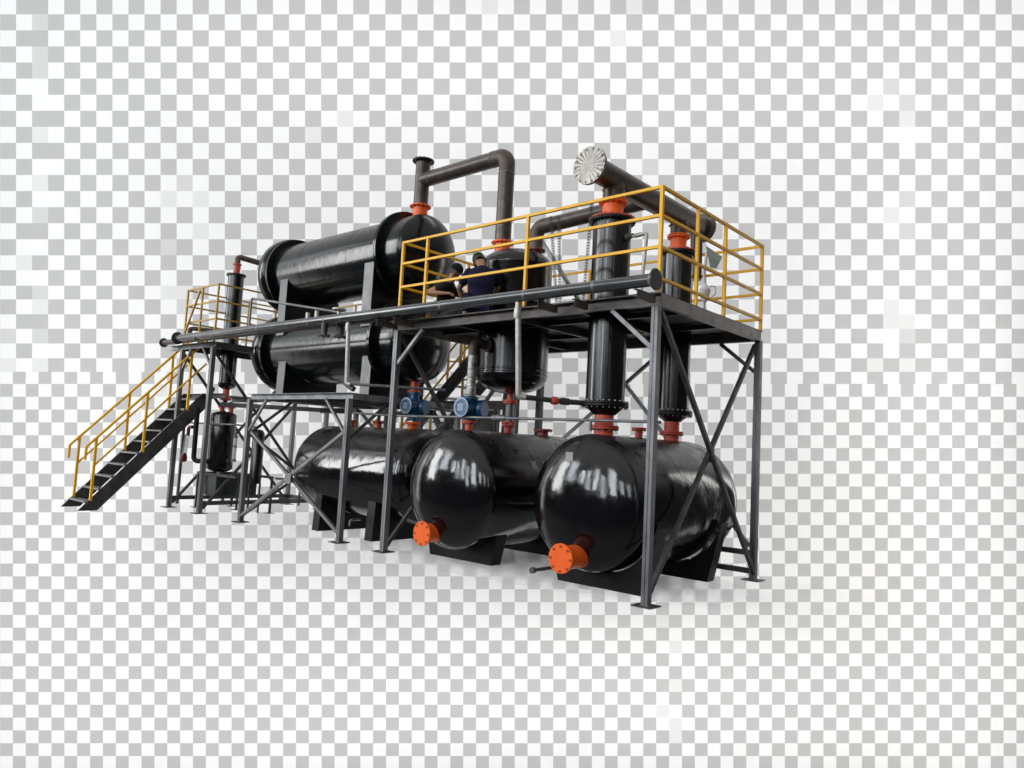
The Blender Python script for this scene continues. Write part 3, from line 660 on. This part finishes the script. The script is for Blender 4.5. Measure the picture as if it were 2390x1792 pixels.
tag(sp_.build('steam_pipe', 'steel', None, (-8.25, -.24, 3.46)), 'thin grey pipe rising from the front pipe and sloping along the upper drum', 'pipe')
bp_ = MB().pipe([(-11.3, .1, 3.5), (-11.3, .1, 3.74), (-11.28, .12, 3.76), (-10.5, .85, 3.72)], .045, .05)
tag(bp_.build('stub_pipe', 'primer', None, (-11.3, .1, 3.5)), 'brown pipe end lying on the left walkway deck', 'pipe')

d1 = thing('drain_pipe', 'pale galvanised drain pipe dropping in front of the lower drum', 'pipe', (-5.08, -.36, 3.3), 'pale drain pipes')
MB().pipe([(-5.10, -.36, 3.40), (-5.08, -.33, 2.44), (-5.02, -.30, 2.42)], .034, .03, 16).build('pipe_run', 'galv', d1)
MB().lathe((-5.10, -.36, 3.23), (0, 0, 1), [(0, .042), (.06, .046), (.12, .04)], 18).build('coupling', 'galv', d1)
MB().pipe([(-5.04, -.3, 2.43), (-4.5, .35, 2.43), (-4.1, .8, 2.43)], .022, .05).build('branch', 'steel', d1)
MB().bar((-5.2, -.28, 2.46), (-5.0, -.25, 2.35), .07, .07).build('bracket', 'steel_dark', d1)
MB().lathe((-4.62, .2, 2.43), (.64, .77, 0), [(-.04, .03), (0, .04), (.04, .03)], 12).build('valve', 'elbow', d1)
d2 = thing('drain_pipe', 'pale galvanised drain pipe dropping in front of the upright vessel', 'pipe', (-1.66, -.36, 3.3), 'pale drain pipes')
MB().pipe([(-1.69, -.38, 3.36), (-1.65, -.33, 2.215), (-1.58, -.27, 2.21)], .036, .035, 18).build('pipe_run', 'galv', d2)
MB().lathe((-1.69, -.38, 3.16), (0, 0, 1), [(0, .044), (.05, .05), (.1, .046), (.14, .04)], 18).build('coupling', 'galv', d2)
MB().pipe([(-1.60, -.29, 2.213), (-1.37, .18, 2.2), (-1.2, .5, 2.2)], .032, .05).build('branch', 'steel_dark', d2)
MB().lathe((-1.42, .08, 2.2), (.5, 1, 0), [(-.05, .035), (-.03, .05), (.03, .05), (.05, .035)], 14).build('union', 'red', d2)
MB().lathe((-1.37, .18, 2.2), (.5, 1, 0), [(-.02, .045), (.08, .045), (.09, .034), (.2, .034)], 10).build('valve', 'steel_dark', d2)
tl = MB().pipe([(-6.3, .62, 2.05), (-4.4, .30, 1.99), (-3.3, .27, 1.99), (-.15, .27, 1.975), (-.1, .35, 1.975)], .018, .05)
tl.pipe([(-1.0, .27, 1.975), (-1.0, .27, 1.85)], .018); tl.lathe((-2.5, .27, 1.988), (1, 0, 0), [(-.12, .02), (-.1, .04), (-.03, .04), (0, .055), (.05, .04), (.12, .035), (.14, .02)], 10)
tag(tl.build('balance_line', 'steel', None, (-3.3, .27, 1.99)), 'thin horizontal steel line just above the storage tanks', 'pipe')
vt = thing('vent_line', 'thin silver bent tube beside the front column, below the corner rail', 'pipe', (-.74, .52, 4.2))
MB().pipe([(-.74, .50, 4.24), (-.40, .40, 4.22), (-.42, .33, 3.40)], .02, .03).build('pipe_run', 'galv', vt)
MB().lathe((-.755, .505, 4.245), (1, -.3, 0), [(-.02, .05), (.03, .05), (.05, .03), (.12, .03)], 12).build('valve', 'steel_dark', vt)
MB().lathe((-.55, .445, 4.23), (1, -.3, -.05), [(-.06, .02), (-.05, .027), (.05, .027), (.06, .02)], 12).build('coupling', 'galv', vt)

# feed pipe wrapped in foil tape
fp = thing('feed_pipe', 'foil-wrapped pipe bending from the vessel side down to a blue pump', 'pipe', (XV, .4, 2.3))
MB().pipe([(XV, .635, 3.06), (XV, .39, 3.06), (XV, .39, 2.87)], .068, .15, 22, 10).build('elbow', 'elbow', fp)
b = MB().lathe((XV, .39, 0), (0, 0, 1), [(2.31, .066), (2.4, .07), (2.5, .064), (2.6, .069), (2.72, .065), (2.8, .068), (2.88, .066)], 24); b.build('foil_wrap', 'foil', fp)
MB().flange((XV, .39, 2.285), (0, 0, 1), .11, .022, 8, .012).build('flange', 'steel', fp)
MB().tube((XV + .1, .39, 2.29), (XV + .26, .43, 2.29), .013, 10).build('lever', 'galv', fp)

# ------------------------------------------------------------------ 8. blue pumps
def pump(label, x, y, z0, z1, s=1.0):
    t = thing('gear_pump', label, 'pump', (x, y, z0), 'blue gear pumps')
    h = z1 - z0; zc = z0 + h * .52
    b = MB().lathe((x, y, 0), (0, 0, 1), [(z0, .125), (z0 + .022, .125), (z0 + .026, .085), (z0 + h * .22, .085), (z0 + h * .3, .105), (z0 + h * .72, .105), (z0 + h * .8, .08), (z1 - .03, .08), (z1 - .026, .12), (z1, .12)], 28)
    b.bolts((x, y, z0), (0, 0, 1), .095, 8, .011, -.01, .036).bolts((x, y, z1), (0, 0, 1), .095, 8, .011, -.036, .01)
    for a in range(4): b.bar((x + .08 * math.cos(a * PI / 2 + .8), y + .08 * math.sin(a * PI / 2 + .8), z0 + .03), (x + .08 * math.cos(a * PI / 2 + .8), y + .08 * math.sin(a * PI / 2 + .8), z1 - .03), .02, .03)
    b.build('body', 'blue', t)
    MB().lathe((x, y, zc), (0, -1, 0), [(-.27, .0), (-.27, .08), (-.25, .105), (-.1, .12), (.15, .12), (.16, .132)], 30).build('housing', 'blue', t)
    c = MB().lathe((x, y - .16, zc), (0, -1, 0), [(0, .132), (.004, .136), (.022, .136), (.026, .12), (.018, .114), (.018, 0)], 32)
    c.build('cover_rim', 'dial', t)
    d = MB().lathe((x, y - .178, zc), (0, -1, 0), [(0, .112), (.004, .112), (.004, 0)], 28).build('cover_plate', 'blue', t)
    e = MB().bolts((x, y - .18, zc), (0, -1, 0), .10, 18, .009, .0, .014)
    for a in range(-2, 3): e.box(x - .006 + a * .026, y - .19, zc - .064 + abs(a) * .008, x + .006 + a * .026, y - .1825, zc + .064 - abs(a) * .008)
    for zz in (-.03, .0, .03): e.box(x - .05, y - .1895, zc + zz - .004, x + .05, y - .1825, zc + zz + .004)
    e.build('raised_ribs', 'dial', d)
    MB().lathe((x + .01, y + .12, zc - .01), (1, .25, 0), [(-.02, .125), (.11, .135), (.14, .115), (.145, 0)], 26).build('volute', 'blue', t)
    return t
pump('blue gear pump under the lower drum, on the lengthwise tank', -5.26, YC, 1.965, 2.43)
pump('blue gear pump under the foil-wrapped pipe, on the middle tank', XV, .39, 1.96, 2.28)

# ------------------------------------------------------------------ 9. small vessels at the left end
XW, YW = -10.88, .8
sv = thing('small_receiver', 'small upright black receiver under the thin left column', 'vessel', (XW, YW, .78), 'small receivers')
MB().lathe((XW, YW, 0), (0, 0, 1), [(.76, 0), (.77, .12), (.80, .21), (.85, .262), (1.96, .262), (2.0, .24), (2.045, .12), (2.05, 0)], 56).build('shell', 'black3', sv, sharp=50)
b = MB().tube((XW - .1, YW, 2.02), (XW - .1, YW, 2.16), .05, 18); b.flange((XW - .1, YW, 2.14), (0, 0, 1), .09, .02, 6, .012); b.tube((XW + .1, YW + .1, 2.0), (XW + .1, YW + .1, 2.14), .045, 18); b.flange((XW + .1, YW + .1, 2.13), (0, 0, 1), .085, .02, 6, .012)
b.build('nozzle', 'red', sv)
MB().tube((XW, YW, 2.16), (XW, YW, 2.3), .045, 18).build('link_pipe', 'steel_dark', sv)
MB().tube((XW, YW, .5), (XW, YW, .76), .045, 16).build('drain_stub', 'galv', sv)
s2 = thing('small_receiver', 'slim upright black receiver beside the low frame post', 'vessel', (-9.76, 1.0, .6), 'small receivers')
MB().lathe((-9.76, 1.0, 0), (0, 0, 1), [(.60, .118), (1.62, .118), (1.68, .08), (1.7, .03), (1.7, 0)], 36).build('shell', 'black3', s2, sharp=50)
for x, y in ((-9.84, .93), (-9.68, 1.07)): MB().bar((x, y, .01), (x, y, .6), .03, .03).build('leg', 'steel_dark', s2)
sk = thing('skid_frame', 'dark skid with legs and a boxy water tank under the small receivers', 'frame', (-10.8, 1.2, 0))
for a, b_ in (((-11.2, .5), (-9.6, .5)), ((-11.2, 1.3), (-9.6, 1.3))): MB().bar((*a, .73), (*b_, .73), .05, .05).build('beam', 'steel_dark', sk)
for a in (-11.18, -10.4): MB().bar((a, .5, .73), (a, 1.3, .73), .049, .048).build('beam', 'steel_dark', sk)
for x, y in ((-11.18, .5), (-10.45, 1.02), (-11.18, 1.3), (-9.62, 1.3)):
    p = MB().bar((x, y, .012), (x, y, .7), .04, .04).build('leg', 'steel_dark', sk); MB().box(x - .08, y - .08, .002, x + .08, y + .08, .012).build('foot_plate', 'steel_dark', p)
MB().box(-11.15, .62, .27, -10.62, 1.55, .70).build('water_tank', 'teal', sk, bevel=.01)
jp = thing('return_pipe', 'black hooked pipe between the stair stringer and the small receiver', 'pipe', (-11.05, .3, .96))
MB().pipe([(-11.06, .3, 2.1), (-11.04, .3, .98), (-10.9, .42, .98), (-10.85, .56, .98)], .05, .1, 18).build('pipe_run', 'blackplate', jp)
hl = MB().pipe([(-11.75, .38, 1.77), (-9.85, .52, 1.77), (-9.76, .95, 1.74)], .017, .05); hl.lathe((-11.25, .42, 1.77), (1, .07, 0), [(-.05, .02), (0, .035), (.05, .02)], 10)
tag(hl.build('gauge_line', 'steel', None, (-11.0, .45, 1.77)), 'thin horizontal line crossing in front of the small receiver', 'pipe')
lg = thing('level_gauge', 'clear glass level gauge with a red bulb beside the stairs', 'gauge', (-11.45, .3, .95), 'glass level gauges')
MB().pipe([(-11.45, .3, 1.1), (-11.38, .3, 1.52)], .035).build('glass_tube', 'glass', lg)
MB().pipe([(-11.52, .28, 1.05), (-11.45, .28, 1.52)], .015).build('guard_rod', 'galv', lg)
MB().lathe((-11.5, .3, .93), (.14, 0, 1), [(0, .02), (.03, .07), (.10, .075), (.17, .05), (.2, .04)], 20).build('bulb', 'redd', lg)
MB().pipe([(-11.38, .3, 1.50), (-11.38, .3, 1.68), (-11.2, .3, 1.68)], .035, .06).build('top_elbow', 'redd', lg)
l2 = thing('level_gauge', 'white glass level gauge between the small receivers', 'gauge', (-10.5, 1.0, 1.0), 'glass level gauges')
MB().pipe([(-10.5, .9, 1.0), (-10.5, .9, 1.55)], .04).build('glass_tube', 'white', l2)
MB().tube((-10.5, .9, 1.0), (-10.5, .9, 1.06), .05, 14).tube((-10.5, .9, 1.5), (-10.5, .9, 1.56), .05, 14).tube((-10.5, .9, 1.30), (-10.5, .9, 1.34), .045, 14).build('clamp', 'steel', l2)
us = MB().pipe([(-9.5, 1.3, .72), (-9.2, 1.5, .72), (-9.05, 1.6, .72), (-9.05, 1.6, .2)], .022, .06); us.pipe([(-9.6, 1.5, .3), (-9.0, 1.6, .3)], .03)
tag(us.build('u_pipe', 'steel_dark', None, (-9.2, 1.5, .2)), 'small bent dark pipe standing beside the slim receiver', 'pipe')

# ------------------------------------------------------------------ 10. small items on the platform
def strap(label, segs, z0):
    t = thing('slotted_strip', label, 'strip', segs[0][0], 'slotted steel strips')
    for p0, p1 in segs:
        p0, p1 = V(p0), V(p1); b = MB(); d = (p1 - p0); L_ = d.length; d = d.normalized(); x = rt.copy(); x.z = 0; x = (x - d * x.dot(d)).normalized()
        for s_ in (-1, 1): b.bar(p0 + x * .016 * s_, p1 + x * .016 * s_, .014, .005, up=tuple(x))
        n = int(L_ / .035)
        for i in range(n + 1): q = p0 + d * (L_ * i / n); b.bar(q - x * .0085, q + x * .0085, .0035, .024, up=tuple(d))
        b.build('strip', 'steel_dark', t)
    return t
strap('pair of slotted steel strips leaning together before the connecting pipe', [((-1.62, .3, 3.392), (-1.80, .31, 4.62)), ((-1.60, .34, 3.392), (-1.66, .3, 4.6))], 3.39)
strap('single slotted steel strip standing against the front rail near the column', [((-1.04, .06, 3.392), (-.97, .05, 4.57))], 3.39)
tag(MB().bar((-3.42, 2.1, 5.0), (-2.2, 2.1, 3.40), .06, .05).build('prop_bar', 'steel', None, (-2.2, 2.1, 3.39)), 'slanting grey steel prop behind the upright vessel', 'bar')
tag(MB().bar((-5.5, 2.6, 5.2), (-4.3, 2.6, 4.62), .05, .04).build('prop_bar', 'steel', None, (-4.9, 2.6, 4.9)), 'grey steel bar sloping down behind the head of the upper drum', 'bar')
lc = thing('hanging_lamp', 'white caged lamp holder on a braided cord at the platform corner', 'lamp', (-.3, 1.72, 3.7))
MB().pipe([(-.30, 1.74, 4.3), (-.32, 1.72, 4.0), (-.3, 1.72, 3.86)], .018, .1, 10).build('cord', 'galv', lc)
MB().lathe((-.3, 1.72, 3.62), (0, 0, 1), [(0, .02), (.03, .045), (.1, .06), (.14, .075), (.17, .075), (.2, .05), (.23, .03), (.25, .02)], 20).build('lamp_holder', 'white', lc)
MB().pipe([(-.3, 1.72, 3.64), (-.3, 1.72, 3.5)], .012).build('lamp_tail', 'steel', lc)
MB().pipe([(-.22, 1.78, 3.7), (-.19, 1.8, 3.74), (-.19, 1.8, 3.84), (-.25, 1.76, 3.84)], .008, .02, 8).build('wire_guard', 'galv', lc)
pl = MB(); c = V((-.24, 1.78, 4.22)); x = V((.75, .66, 0)); z = V((0, 0, 1))
P = [c + x * -.09 + z * .16, c + x * -.02 + z * -.13, c + x * .06 + z * -.14, c + x * .13 + z * .02]
nn = V((.66, -.75, 0)) * .004
pl.add([p - nn for p in P] + [p + nn for p in P], [(3, 2, 1, 0), (4, 5, 6, 7), (0, 1, 5, 4), (1, 2, 6, 5), (2, 3, 7, 6), (3, 0, 4, 7)])
tag(pl.build('hanging_plate', 'greenplate', None, tuple(c)), 'grey-green diamond-cornered plate hanging above the caged lamp', 'plate')

# ------------------------------------------------------------------ 11. people
def skin(name, joints, bones, root, m, parent, sub=2):
    base = BASE[parent]; idx = {k_: i for i, k_ in enumerate(joints)}
    me = bpy.data.meshes.new(name + '_skeleton'); me.from_pydata([tuple(V(p) - base) for p, r in joints.values()], [(idx[a], idx[b]) for a, b in bones], [])
    tmp = bpy.data.objects.new(name + '_skeleton', me); COL.objects.link(tmp)
    sm = tmp.modifiers.new('skin', 'SKIN'); sm.use_smooth_shade = True; sm.branch_smoothing = .5
    for i, (p, r) in enumerate(joints.values()):
        rr = r if isinstance(r, tuple) else (r, r); me.skin_vertices[0].data[i].radius = rr; me.skin_vertices[0].data[i].use_root = (list(joints)[i] == root)
    s2_ = tmp.modifiers.new('sub', 'SUBSURF'); s2_.levels = sub; s2_.render_levels = sub
    dg = bpy.context.evaluated_depsgraph_get(); dg.update()
    nm = bpy.data.meshes.new_from_object(tmp.evaluated_get(dg)); nm.name = name
    bpy.data.objects.remove(tmp); bpy.data.meshes.remove(me)
    nm.materials.clear(); nm.materials.append(M[m])
    for p in nm.polygons: p.use_smooth = True
    o = bpy.data.objects.new(name, nm); COL.objects.link(o); o.parent = parent; BASE[o] = base
    return o
def hand_j(J, Bn, pre, wrist, d, side, palm):
    """five fingers on a palm: d along the hand, side toward the thumb, palm the curling direction"""
    d, side, palm = V(d).normalized(), V(side).normalized(), V(palm).normalized(); w_ = V(wrist)
    J[pre + 'palm'] = (w_ + d * .05, (.022, .03)); Bn.append((pre + 'wrist', pre + 'palm'))
    for i, (off, ln) in enumerate(((.027, .072), (.009, .08), (-.010, .074), (-.028, .058))):
        a = w_ + d * .092 + side * off; b = a + d * ln * .5 + palm * .012; c = b + d * ln * .28 + palm * .03
        for nm_, p, r in (('a', a, .0105), ('b', b, .0095), ('c', c, .008)): J[f'{pre}f{i}{nm_}'] = (p, r)
        Bn += [(pre + 'palm', f'{pre}f{i}a'), (f'{pre}f{i}a', f'{pre}f{i}b'), (f'{pre}f{i}b', f'{pre}f{i}c')]
    a = w_ + d * .03 + side * .04; b = a + d * .03 + side * .02 + palm * .012; c = b + d * .03 + palm * .012
    for nm_, p, r in (('a', a, .0125), ('b', b, .011), ('c', c, .009)): J[f'{pre}t{nm_}'] = (p, r)
    Bn += [(pre + 'palm', pre + 'ta'), (pre + 'ta', pre + 'tb'), (pre + 'tb', pre + 'tc')]
def person(label, pel, f, lean, hd, look, sh, armL, armR, kneeL, kneeR, footL, footR, shirt, trousers, capm, brim, sl=.66):
    """squatting worker: pel pelvis, f facing, hd head centre, look face direction, sh half shoulder vector to the person's right"""
    pel, f, hd, look, sh = V(pel), V(f).normalized(), V(hd), V(look).normalized(), V(sh)
    Z_ = V((0, 0, 1))
    t = thing('person', label, 'person', (pel.x, pel.y, 3.389))
    chest = pel + (lean - pel) * .78; nb = V(lean) + V((0, 0, .03)); right = sh.normalized(); hip = right * .095
    J = {}; Bn = []
    J['pelvis'] = (pel, (.11, .105)); J['belly'] = (pel + (chest - pel) * .5, .10); J['chest'] = (chest, .105); J['nb'] = (nb, .06)
    upv = (hd - nb).normalized()
    hf = (look - upv * look.dot(upv)).normalized()
    J['skull'] = (hd + upv * .015 - hf * .008, (.074, .088)); J['crown'] = (hd + upv * .085, (.055, .065)); J['jaw'] = (hd - upv * .06 + hf * .045, (.043, .04)); J['nose'] = (hd - upv * .005 + hf * .098, .013)
    Bn += [('pelvis', 'belly'), ('belly', 'chest'), ('chest', 'nb'), ('nb', 'skull'), ('skull', 'crown'), ('skull', 'jaw'), ('skull', 'nose')]
    hr = hf.cross(upv)
    for s_, k_ in ((1, 'R'), (-1, 'L')):
        J['ear' + k_] = (hd + hr * .082 * s_ - hf * .01, .015); Bn.append(('skull', 'ear' + k_))
        S_ = V(lean) + sh * s_ - V((0, 0, .05)); E_, H_ = [V(q) for q in (armR if s_ > 0 else armL)]
        J['sh' + k_] = (S_, .062); J['el' + k_] = (E_, .043); pre = 'h' + k_; J[pre + 'wrist'] = (H_, (.027, .03)); J['fa' + k_] = (E_ + (H_ - E_) * .35, .043)
        Bn += [('chest', 'sh' + k_), ('sh' + k_, 'el' + k_), ('el' + k_, 'fa' + k_), ('fa' + k_, pre + 'wrist')]
        dd = (H_ - E_).normalized(); side = dd.cross(V((0, 0, 1)));  side = (side if side.length > .2 else f.copy()).normalized()
        side = side * (1 if side.dot(f) > 0 else -1); pm = dd.cross(side).normalized(); pm = pm if pm.z < 0 else -pm
        hand_j(J, Bn, pre, H_, dd, side, pm)
        K_ = V(kneeR if s_ > 0 else kneeL); A_ = V(footR if s_ > 0 else footL); h_ = pel + hip * s_ - V((0, 0, .03))
        J['hip' + k_] = (h_, .092); J['kn' + k_] = (K_, .062); J['an' + k_] = (A_ + V((0, 0, .07)), .042); J['to' + k_] = (A_ + f * .17 + V((0, 0, .03)), (.04, .03))
        Bn += [('pelvis', 'hip' + k_), ('hip' + k_, 'kn' + k_), ('kn' + k_, 'an' + k_), ('an' + k_, 'to' + k_)]
    skin('body', J, Bn, 'pelvis', 'skin', t)
    # shirt: rings lofted up the spine, then a sleeve on each arm
    sb = MB(); n = 28; fwd = Z_.cross(right).normalized(); fwd = fwd if fwd.dot(f) > 0 else -fwd
    rings = ((-.10, .165, .125), (-.02, .172, .135), (.22, .178, .135), (.5, .19, .132), (.72, .203, .13), (.88, .205, .118), (.97, .185, .098), (1.02, .14, .082), (1.06, .082, .07), (1.09, .062, .06))
    vs = []; fs = []; sp = V(lean) - pel
    for i, (u, a, b_) in enumerate(rings):
        c = pel + sp * u - fwd * .02 * math.sin(PI * min(1, max(0, u)))
        for j in range(n):
            ph = 2 * PI * j / n; q = c + right * a * math.cos(ph) + fwd * b_ * math.sin(ph)
            q += (fwd * math.sin(ph * 3 + i * 1.7) + right * math.cos(ph * 4 + i)) * .0035; vs.append(q)
    for i in range(len(rings) - 1):
        for j in range(n): fs.append((i * n + j, i * n + (j + 1) % n, (i + 1) * n + (j + 1) % n, (i + 1) * n + j))
    sb.add(vs, fs)
    for k_ in 'RL':
        S_ = J['sh' + k_][0]; E_ = J['el' + k_][0]; ax = (E_ - S_); Ls = ax.length
        sb.lathe(S_, ax, [(-.055, .02), (-.045, .045), (-.02, .064), (.03, .068), (Ls * sl * .6, .066), (Ls * sl, .062), (Ls * sl + .002, .056), (Ls * (sl - .06), .05)], 20)
    sb.build('shirt', shirt, t, sharp=70)
    TJ = {'p': (pel - V((0, 0, .03)), .15)}; TB = []
    for k_ in 'RL':
        TJ['h' + k_] = (J['hip' + k_][0], .105); TJ['k' + k_] = (J['kn' + k_][0], .076); TJ['a' + k_] = (J['an' + k_][0] + V((0, 0, .03)), .056)
        TB += [('p', 'h' + k_), ('h' + k_, 'k' + k_), ('k' + k_, 'a' + k_)]
    skin('trousers', TJ, TB, 'p', trousers, t)
    # cap: dome on the skull plus a brim
    def local(a, b, c): return hd + hr * a + hf * b + upv * c
    b = MB(); n = 20; rows = 7; vs = []; fs = []
    for i in range(rows):
        th = PI / 2 * i / (rows - 1) * .999
        for j in range(n):
            ph = 2 * PI * j / n; vs.append(local(.094 * math.cos(th) * math.cos(ph), -.008 + .112 * math.cos(th) * math.sin(ph), .022 + .125 * math.sin(th)))
    for i in range(rows - 1):
        for j in range(n): fs.append((i * n + j, i * n + (j + 1) % n, (i + 1) * n + (j + 1) % n, (i + 1) * n + j))
    fs.append(tuple((rows - 1) * n + j for j in range(n)))
    b.add(vs, fs); cap = b.build('cap', capm, t, sharp=80)
    vs = []; fs = []; m_ = 10
    for lay in (0, -.008):
        for j in range(m_ + 1):
            ph = PI * (.12 + .76 * j / m_); c_, s2__ = math.cos(ph), math.sin(ph)
            vs.append(local(.094 * c_, brim * (.112 * s2__ - .008), .026 + lay)); vs.append(local(.088 * c_, brim * (.112 * s2__ - .008 + .075 * max(0, s2__) ** .7), .006 + lay))
    q = 2 * (m_ + 1)
    for j in range(m_):
        fs.append((2 * j, 2 * j + 1, 2 * j + 3, 2 * j + 2)); fs.append((q + 2 * j, q + 2 * j + 2, q + 2 * j + 3, q + 2 * j + 1)); fs.append((2 * j + 1, q + 2 * j + 1, q + 2 * j + 3, 2 * j + 3))
    MB().add(vs, fs).build('brim', capm, cap, sharp=80)
    b = MB(); vs = []; fs = []
    for i in range(5):
        for j in range(13):
            ph = PI * (1.0 + j / 12); zz = .03 - .085 * i / 4
            k1 = 1 - .12 * (i / 4) ** 2; vs.append(local(.088 * k1 * math.cos(ph), -.006 + .103 * k1 * math.sin(ph), zz))
    for i in range(4):
        for j in range(12): fs.append((i * 13 + j, (i + 1) * 13 + j, (i + 1) * 13 + j + 1, i * 13 + j + 1))
    b.add(vs, fs).build('hair', 'hair', t, sharp=80)
    for s_ in (1, -1): MB().lathe(local(.032 * s_, .075, .008), tuple(hf), [(0, .0), (.003, .008), (.009, .008), (.012, 0)], 10).build('eye', 'hair', t)
    return t
fz = 3.392
person('worker squatting with his back turned, navy t-shirt and olive cap', (-3.03, .34, 3.60), (-.6, .8, 0), V((-3.06, .38, 4.10)), (-3.21, .46, 4.26), (-.5, .7, -.75), V((.8, .6, 0)) * .185,
       ((-3.47, .34, 3.86), (-3.50, .50, 3.66)), ((-3.0, .66, 3.86), (-3.17, .68, 3.70)), (-3.46, .52, 3.80), (-3.15, .69, 3.82), (-3.32, .34, fz), (-3.08, .50, fz), 'navy', 'navy', 'olive', 1)
person('worker in a black t-shirt and black cap squatting sideways, reaching forward', (-4.15, .70, 3.56), (.8, .6, 0), V((-4.03, .68, 4.03)), (-3.95, .72, 4.24), (.75, .25, -.7), V((.45, -.85, 0)) * .20,
       ((-3.75, .98, 3.86), (-3.58, .82, 3.78)), ((-4.28, .44, 3.90), (-3.86, .46, 3.85)), (-3.80, .98, 3.76), (-3.68, .72, 3.66), (-3.90, .95, fz), (-3.86, .68, fz), 'blackcloth', 'greycloth', 'capblack', 1, .42)

# ------------------------------------------------------------------ light
w = bpy.data.worlds.new('World'); S.world = w; w.use_nodes = True
nt = w.node_tree; N = nt.nodes; L = nt.links; N.clear()
out = N.new('ShaderNodeOutputWorld'); bg = N.new('ShaderNodeBackground'); L.new(bg.outputs[0], out.inputs[0])
tc = N.new('ShaderNodeTexCoord'); sx = N.new('ShaderNodeSeparateXYZ'); L.new(tc.outputs['Generated'], sx.inputs[0])
cr = N.new('ShaderNodeValToRGB'); mr = N.new('ShaderNodeMapRange'); L.new(sx.outputs['Z'], mr.inputs['Value'])
mr.inputs['From Min'].default_value = -1; mr.inputs['From Max'].default_value = 1
L.new(mr.outputs[0], cr.inputs[0]); L.new(cr.outputs[0], bg.inputs[0])
e = cr.color_ramp.elements; e[0].position = 0; e[0].color = (.07, .07, .075, 1); e[1].position = 1; e[1].color = (.85, .84, .82, 1)
for p, c in ((.47, .06), (.53, .05), (.62, .14), (.78, .75)):
    q = e.new(p); q.color = (c, c, c * 1.01, 1)
bg.inputs['Strength'].default_value = .75
WL = 8.8

CEN = V((-3, 1, 2))
def window(az, el0, el1, wdeg, rad, col=(.93, .965, 1)):
    """one tall hall window, far off, seen from the machine at azimuth az between two elevations"""
    D = 60; el = math.radians((el0 + el1) / 2); a = math.radians(az)
    p = CEN + V((math.cos(a) * math.cos(el), math.sin(a) * math.cos(el), math.sin(el))) * D
    wd = D * math.radians(wdeg); ht = D * math.radians(el1 - el0)
    ld = bpy.data.lights.new('window_light', 'AREA'); ld.shape = 'RECTANGLE'; ld.size = wd; ld.size_y = ht; ld.energy = rad * PI * wd * ht; ld.color = col
    o = bpy.data.objects.new('window_light', ld); COL.objects.link(o); o.location = p
    o.rotation_euler = (CEN - p).to_track_quat('-Z', 'Y').to_euler()
rw = random.Random(5)
for az, wdeg, br, warm in ((186, 6, 1.0, 0), (196, 5, 1.25, 0), (205, 2.5, .4, 0), (216.5, 10, 1.3, .05), (230, 8, .9, 0), (242, 3.6, 1.3, 0), (248.5, 3.4, 1.0, 0), (256, 4, 1.25, .03),
                           (264, 5, .8, 0), (277, 9, 1.1, 0), (292, 6, .7, .04), (305, 7, .4, 0), (322, 6, .2, 0)):
    window(az, 5 + rw.uniform(-4, 5), 26 + rw.uniform(-7, 6), wdeg, WL * br, (.89 + warm, .95, 1 - warm))

# unseen fill lamps added round the painted board's four edges to even its brightness
dz = 6; hh = (BD - dz) * 896 / 1720 + 3; hw = (BD - dz) * 1195 / 1720 + 3
for k_, q, aim, pw in (('B', -14, -1, 118), ('T', -14, -1, 61), ('B', -5, -1, 105), ('T', -5, -1, 89), ('B', 5, -1, 11), ('T', 5, -1, 83), ('B', 14, -1, 147), ('T', 14, -1, 133), ('B', -5, 0, 139), ('T', -5, 0, 91), ('B', 5, 0, 266), ('T', 5, 0, 137), ('B', -5, 0.6, 89), ('T', -5, 0.6, 60), ('B', 5, 0.6, 183), ('T', 5, 0.6, 79), ('L', -8, -1, 95), ('R', -8, -1, 161), ('L', 0, -1, 80), ('R', 0, -1, 105), ('L', 8, -1, 64), ('R', 8, -1, 141), ('R', -8, 0, 39), ('L', 0, 0, 61), ('R', 0, 0, 163), ('L', 0, 0.6, 44), ('R', 0, 0.6, 72)):
    if k_ in 'BT':
        sg = -1 if k_ == 'B' else 1; p = (q, sg * hh); t_ = (q, -sg * aim * 11); sz = (9, 2)
    else:
        sg = -1 if k_ == 'L' else 1; p = (sg * hw, q); t_ = (-sg * aim * 15, q); sz = (8, 2)
    at = lambda a, b, c: CAM + fw * (BD - c) + rt * a + up * b
    P_, T_ = at(p[0], p[1], dz), at(t_[0], t_[1], 0)
    ld = bpy.data.lights.new('board_fill_light', 'AREA'); ld.shape = 'RECTANGLE'; ld.size, ld.size_y = sz; ld.energy = pw; ld.color = (1, .97, .935)
    o = bpy.data.objects.new('board_fill_light', ld); COL.objects.link(o)
    n_ = (P_ - T_).normalized(); x_ = rt if k_ in 'BT' else up; x_ = (x_ - n_ * x_.dot(n_)).normalized(); y_ = n_.cross(x_)
    o.matrix_world = Matrix(((x_.x, y_.x, n_.x, P_.x), (x_.y, y_.y, n_.y, P_.y), (x_.z, y_.z, n_.z, P_.z), (0, 0, 0, 1)))

S.view_settings.view_transform = 'Standard'; S.view_settings.look = 'None'; S.view_settings.exposure = 0; S.view_settings.gamma = 1; S.view_settings.use_curve_mapping = False
S.render.engine = 'CYCLES'
S.cycles.max_bounces = 8; S.cycles.transparent_max_bounces = 12; S.cycles.use_denoising = True; S.cycles.use_adaptive_sampling = False
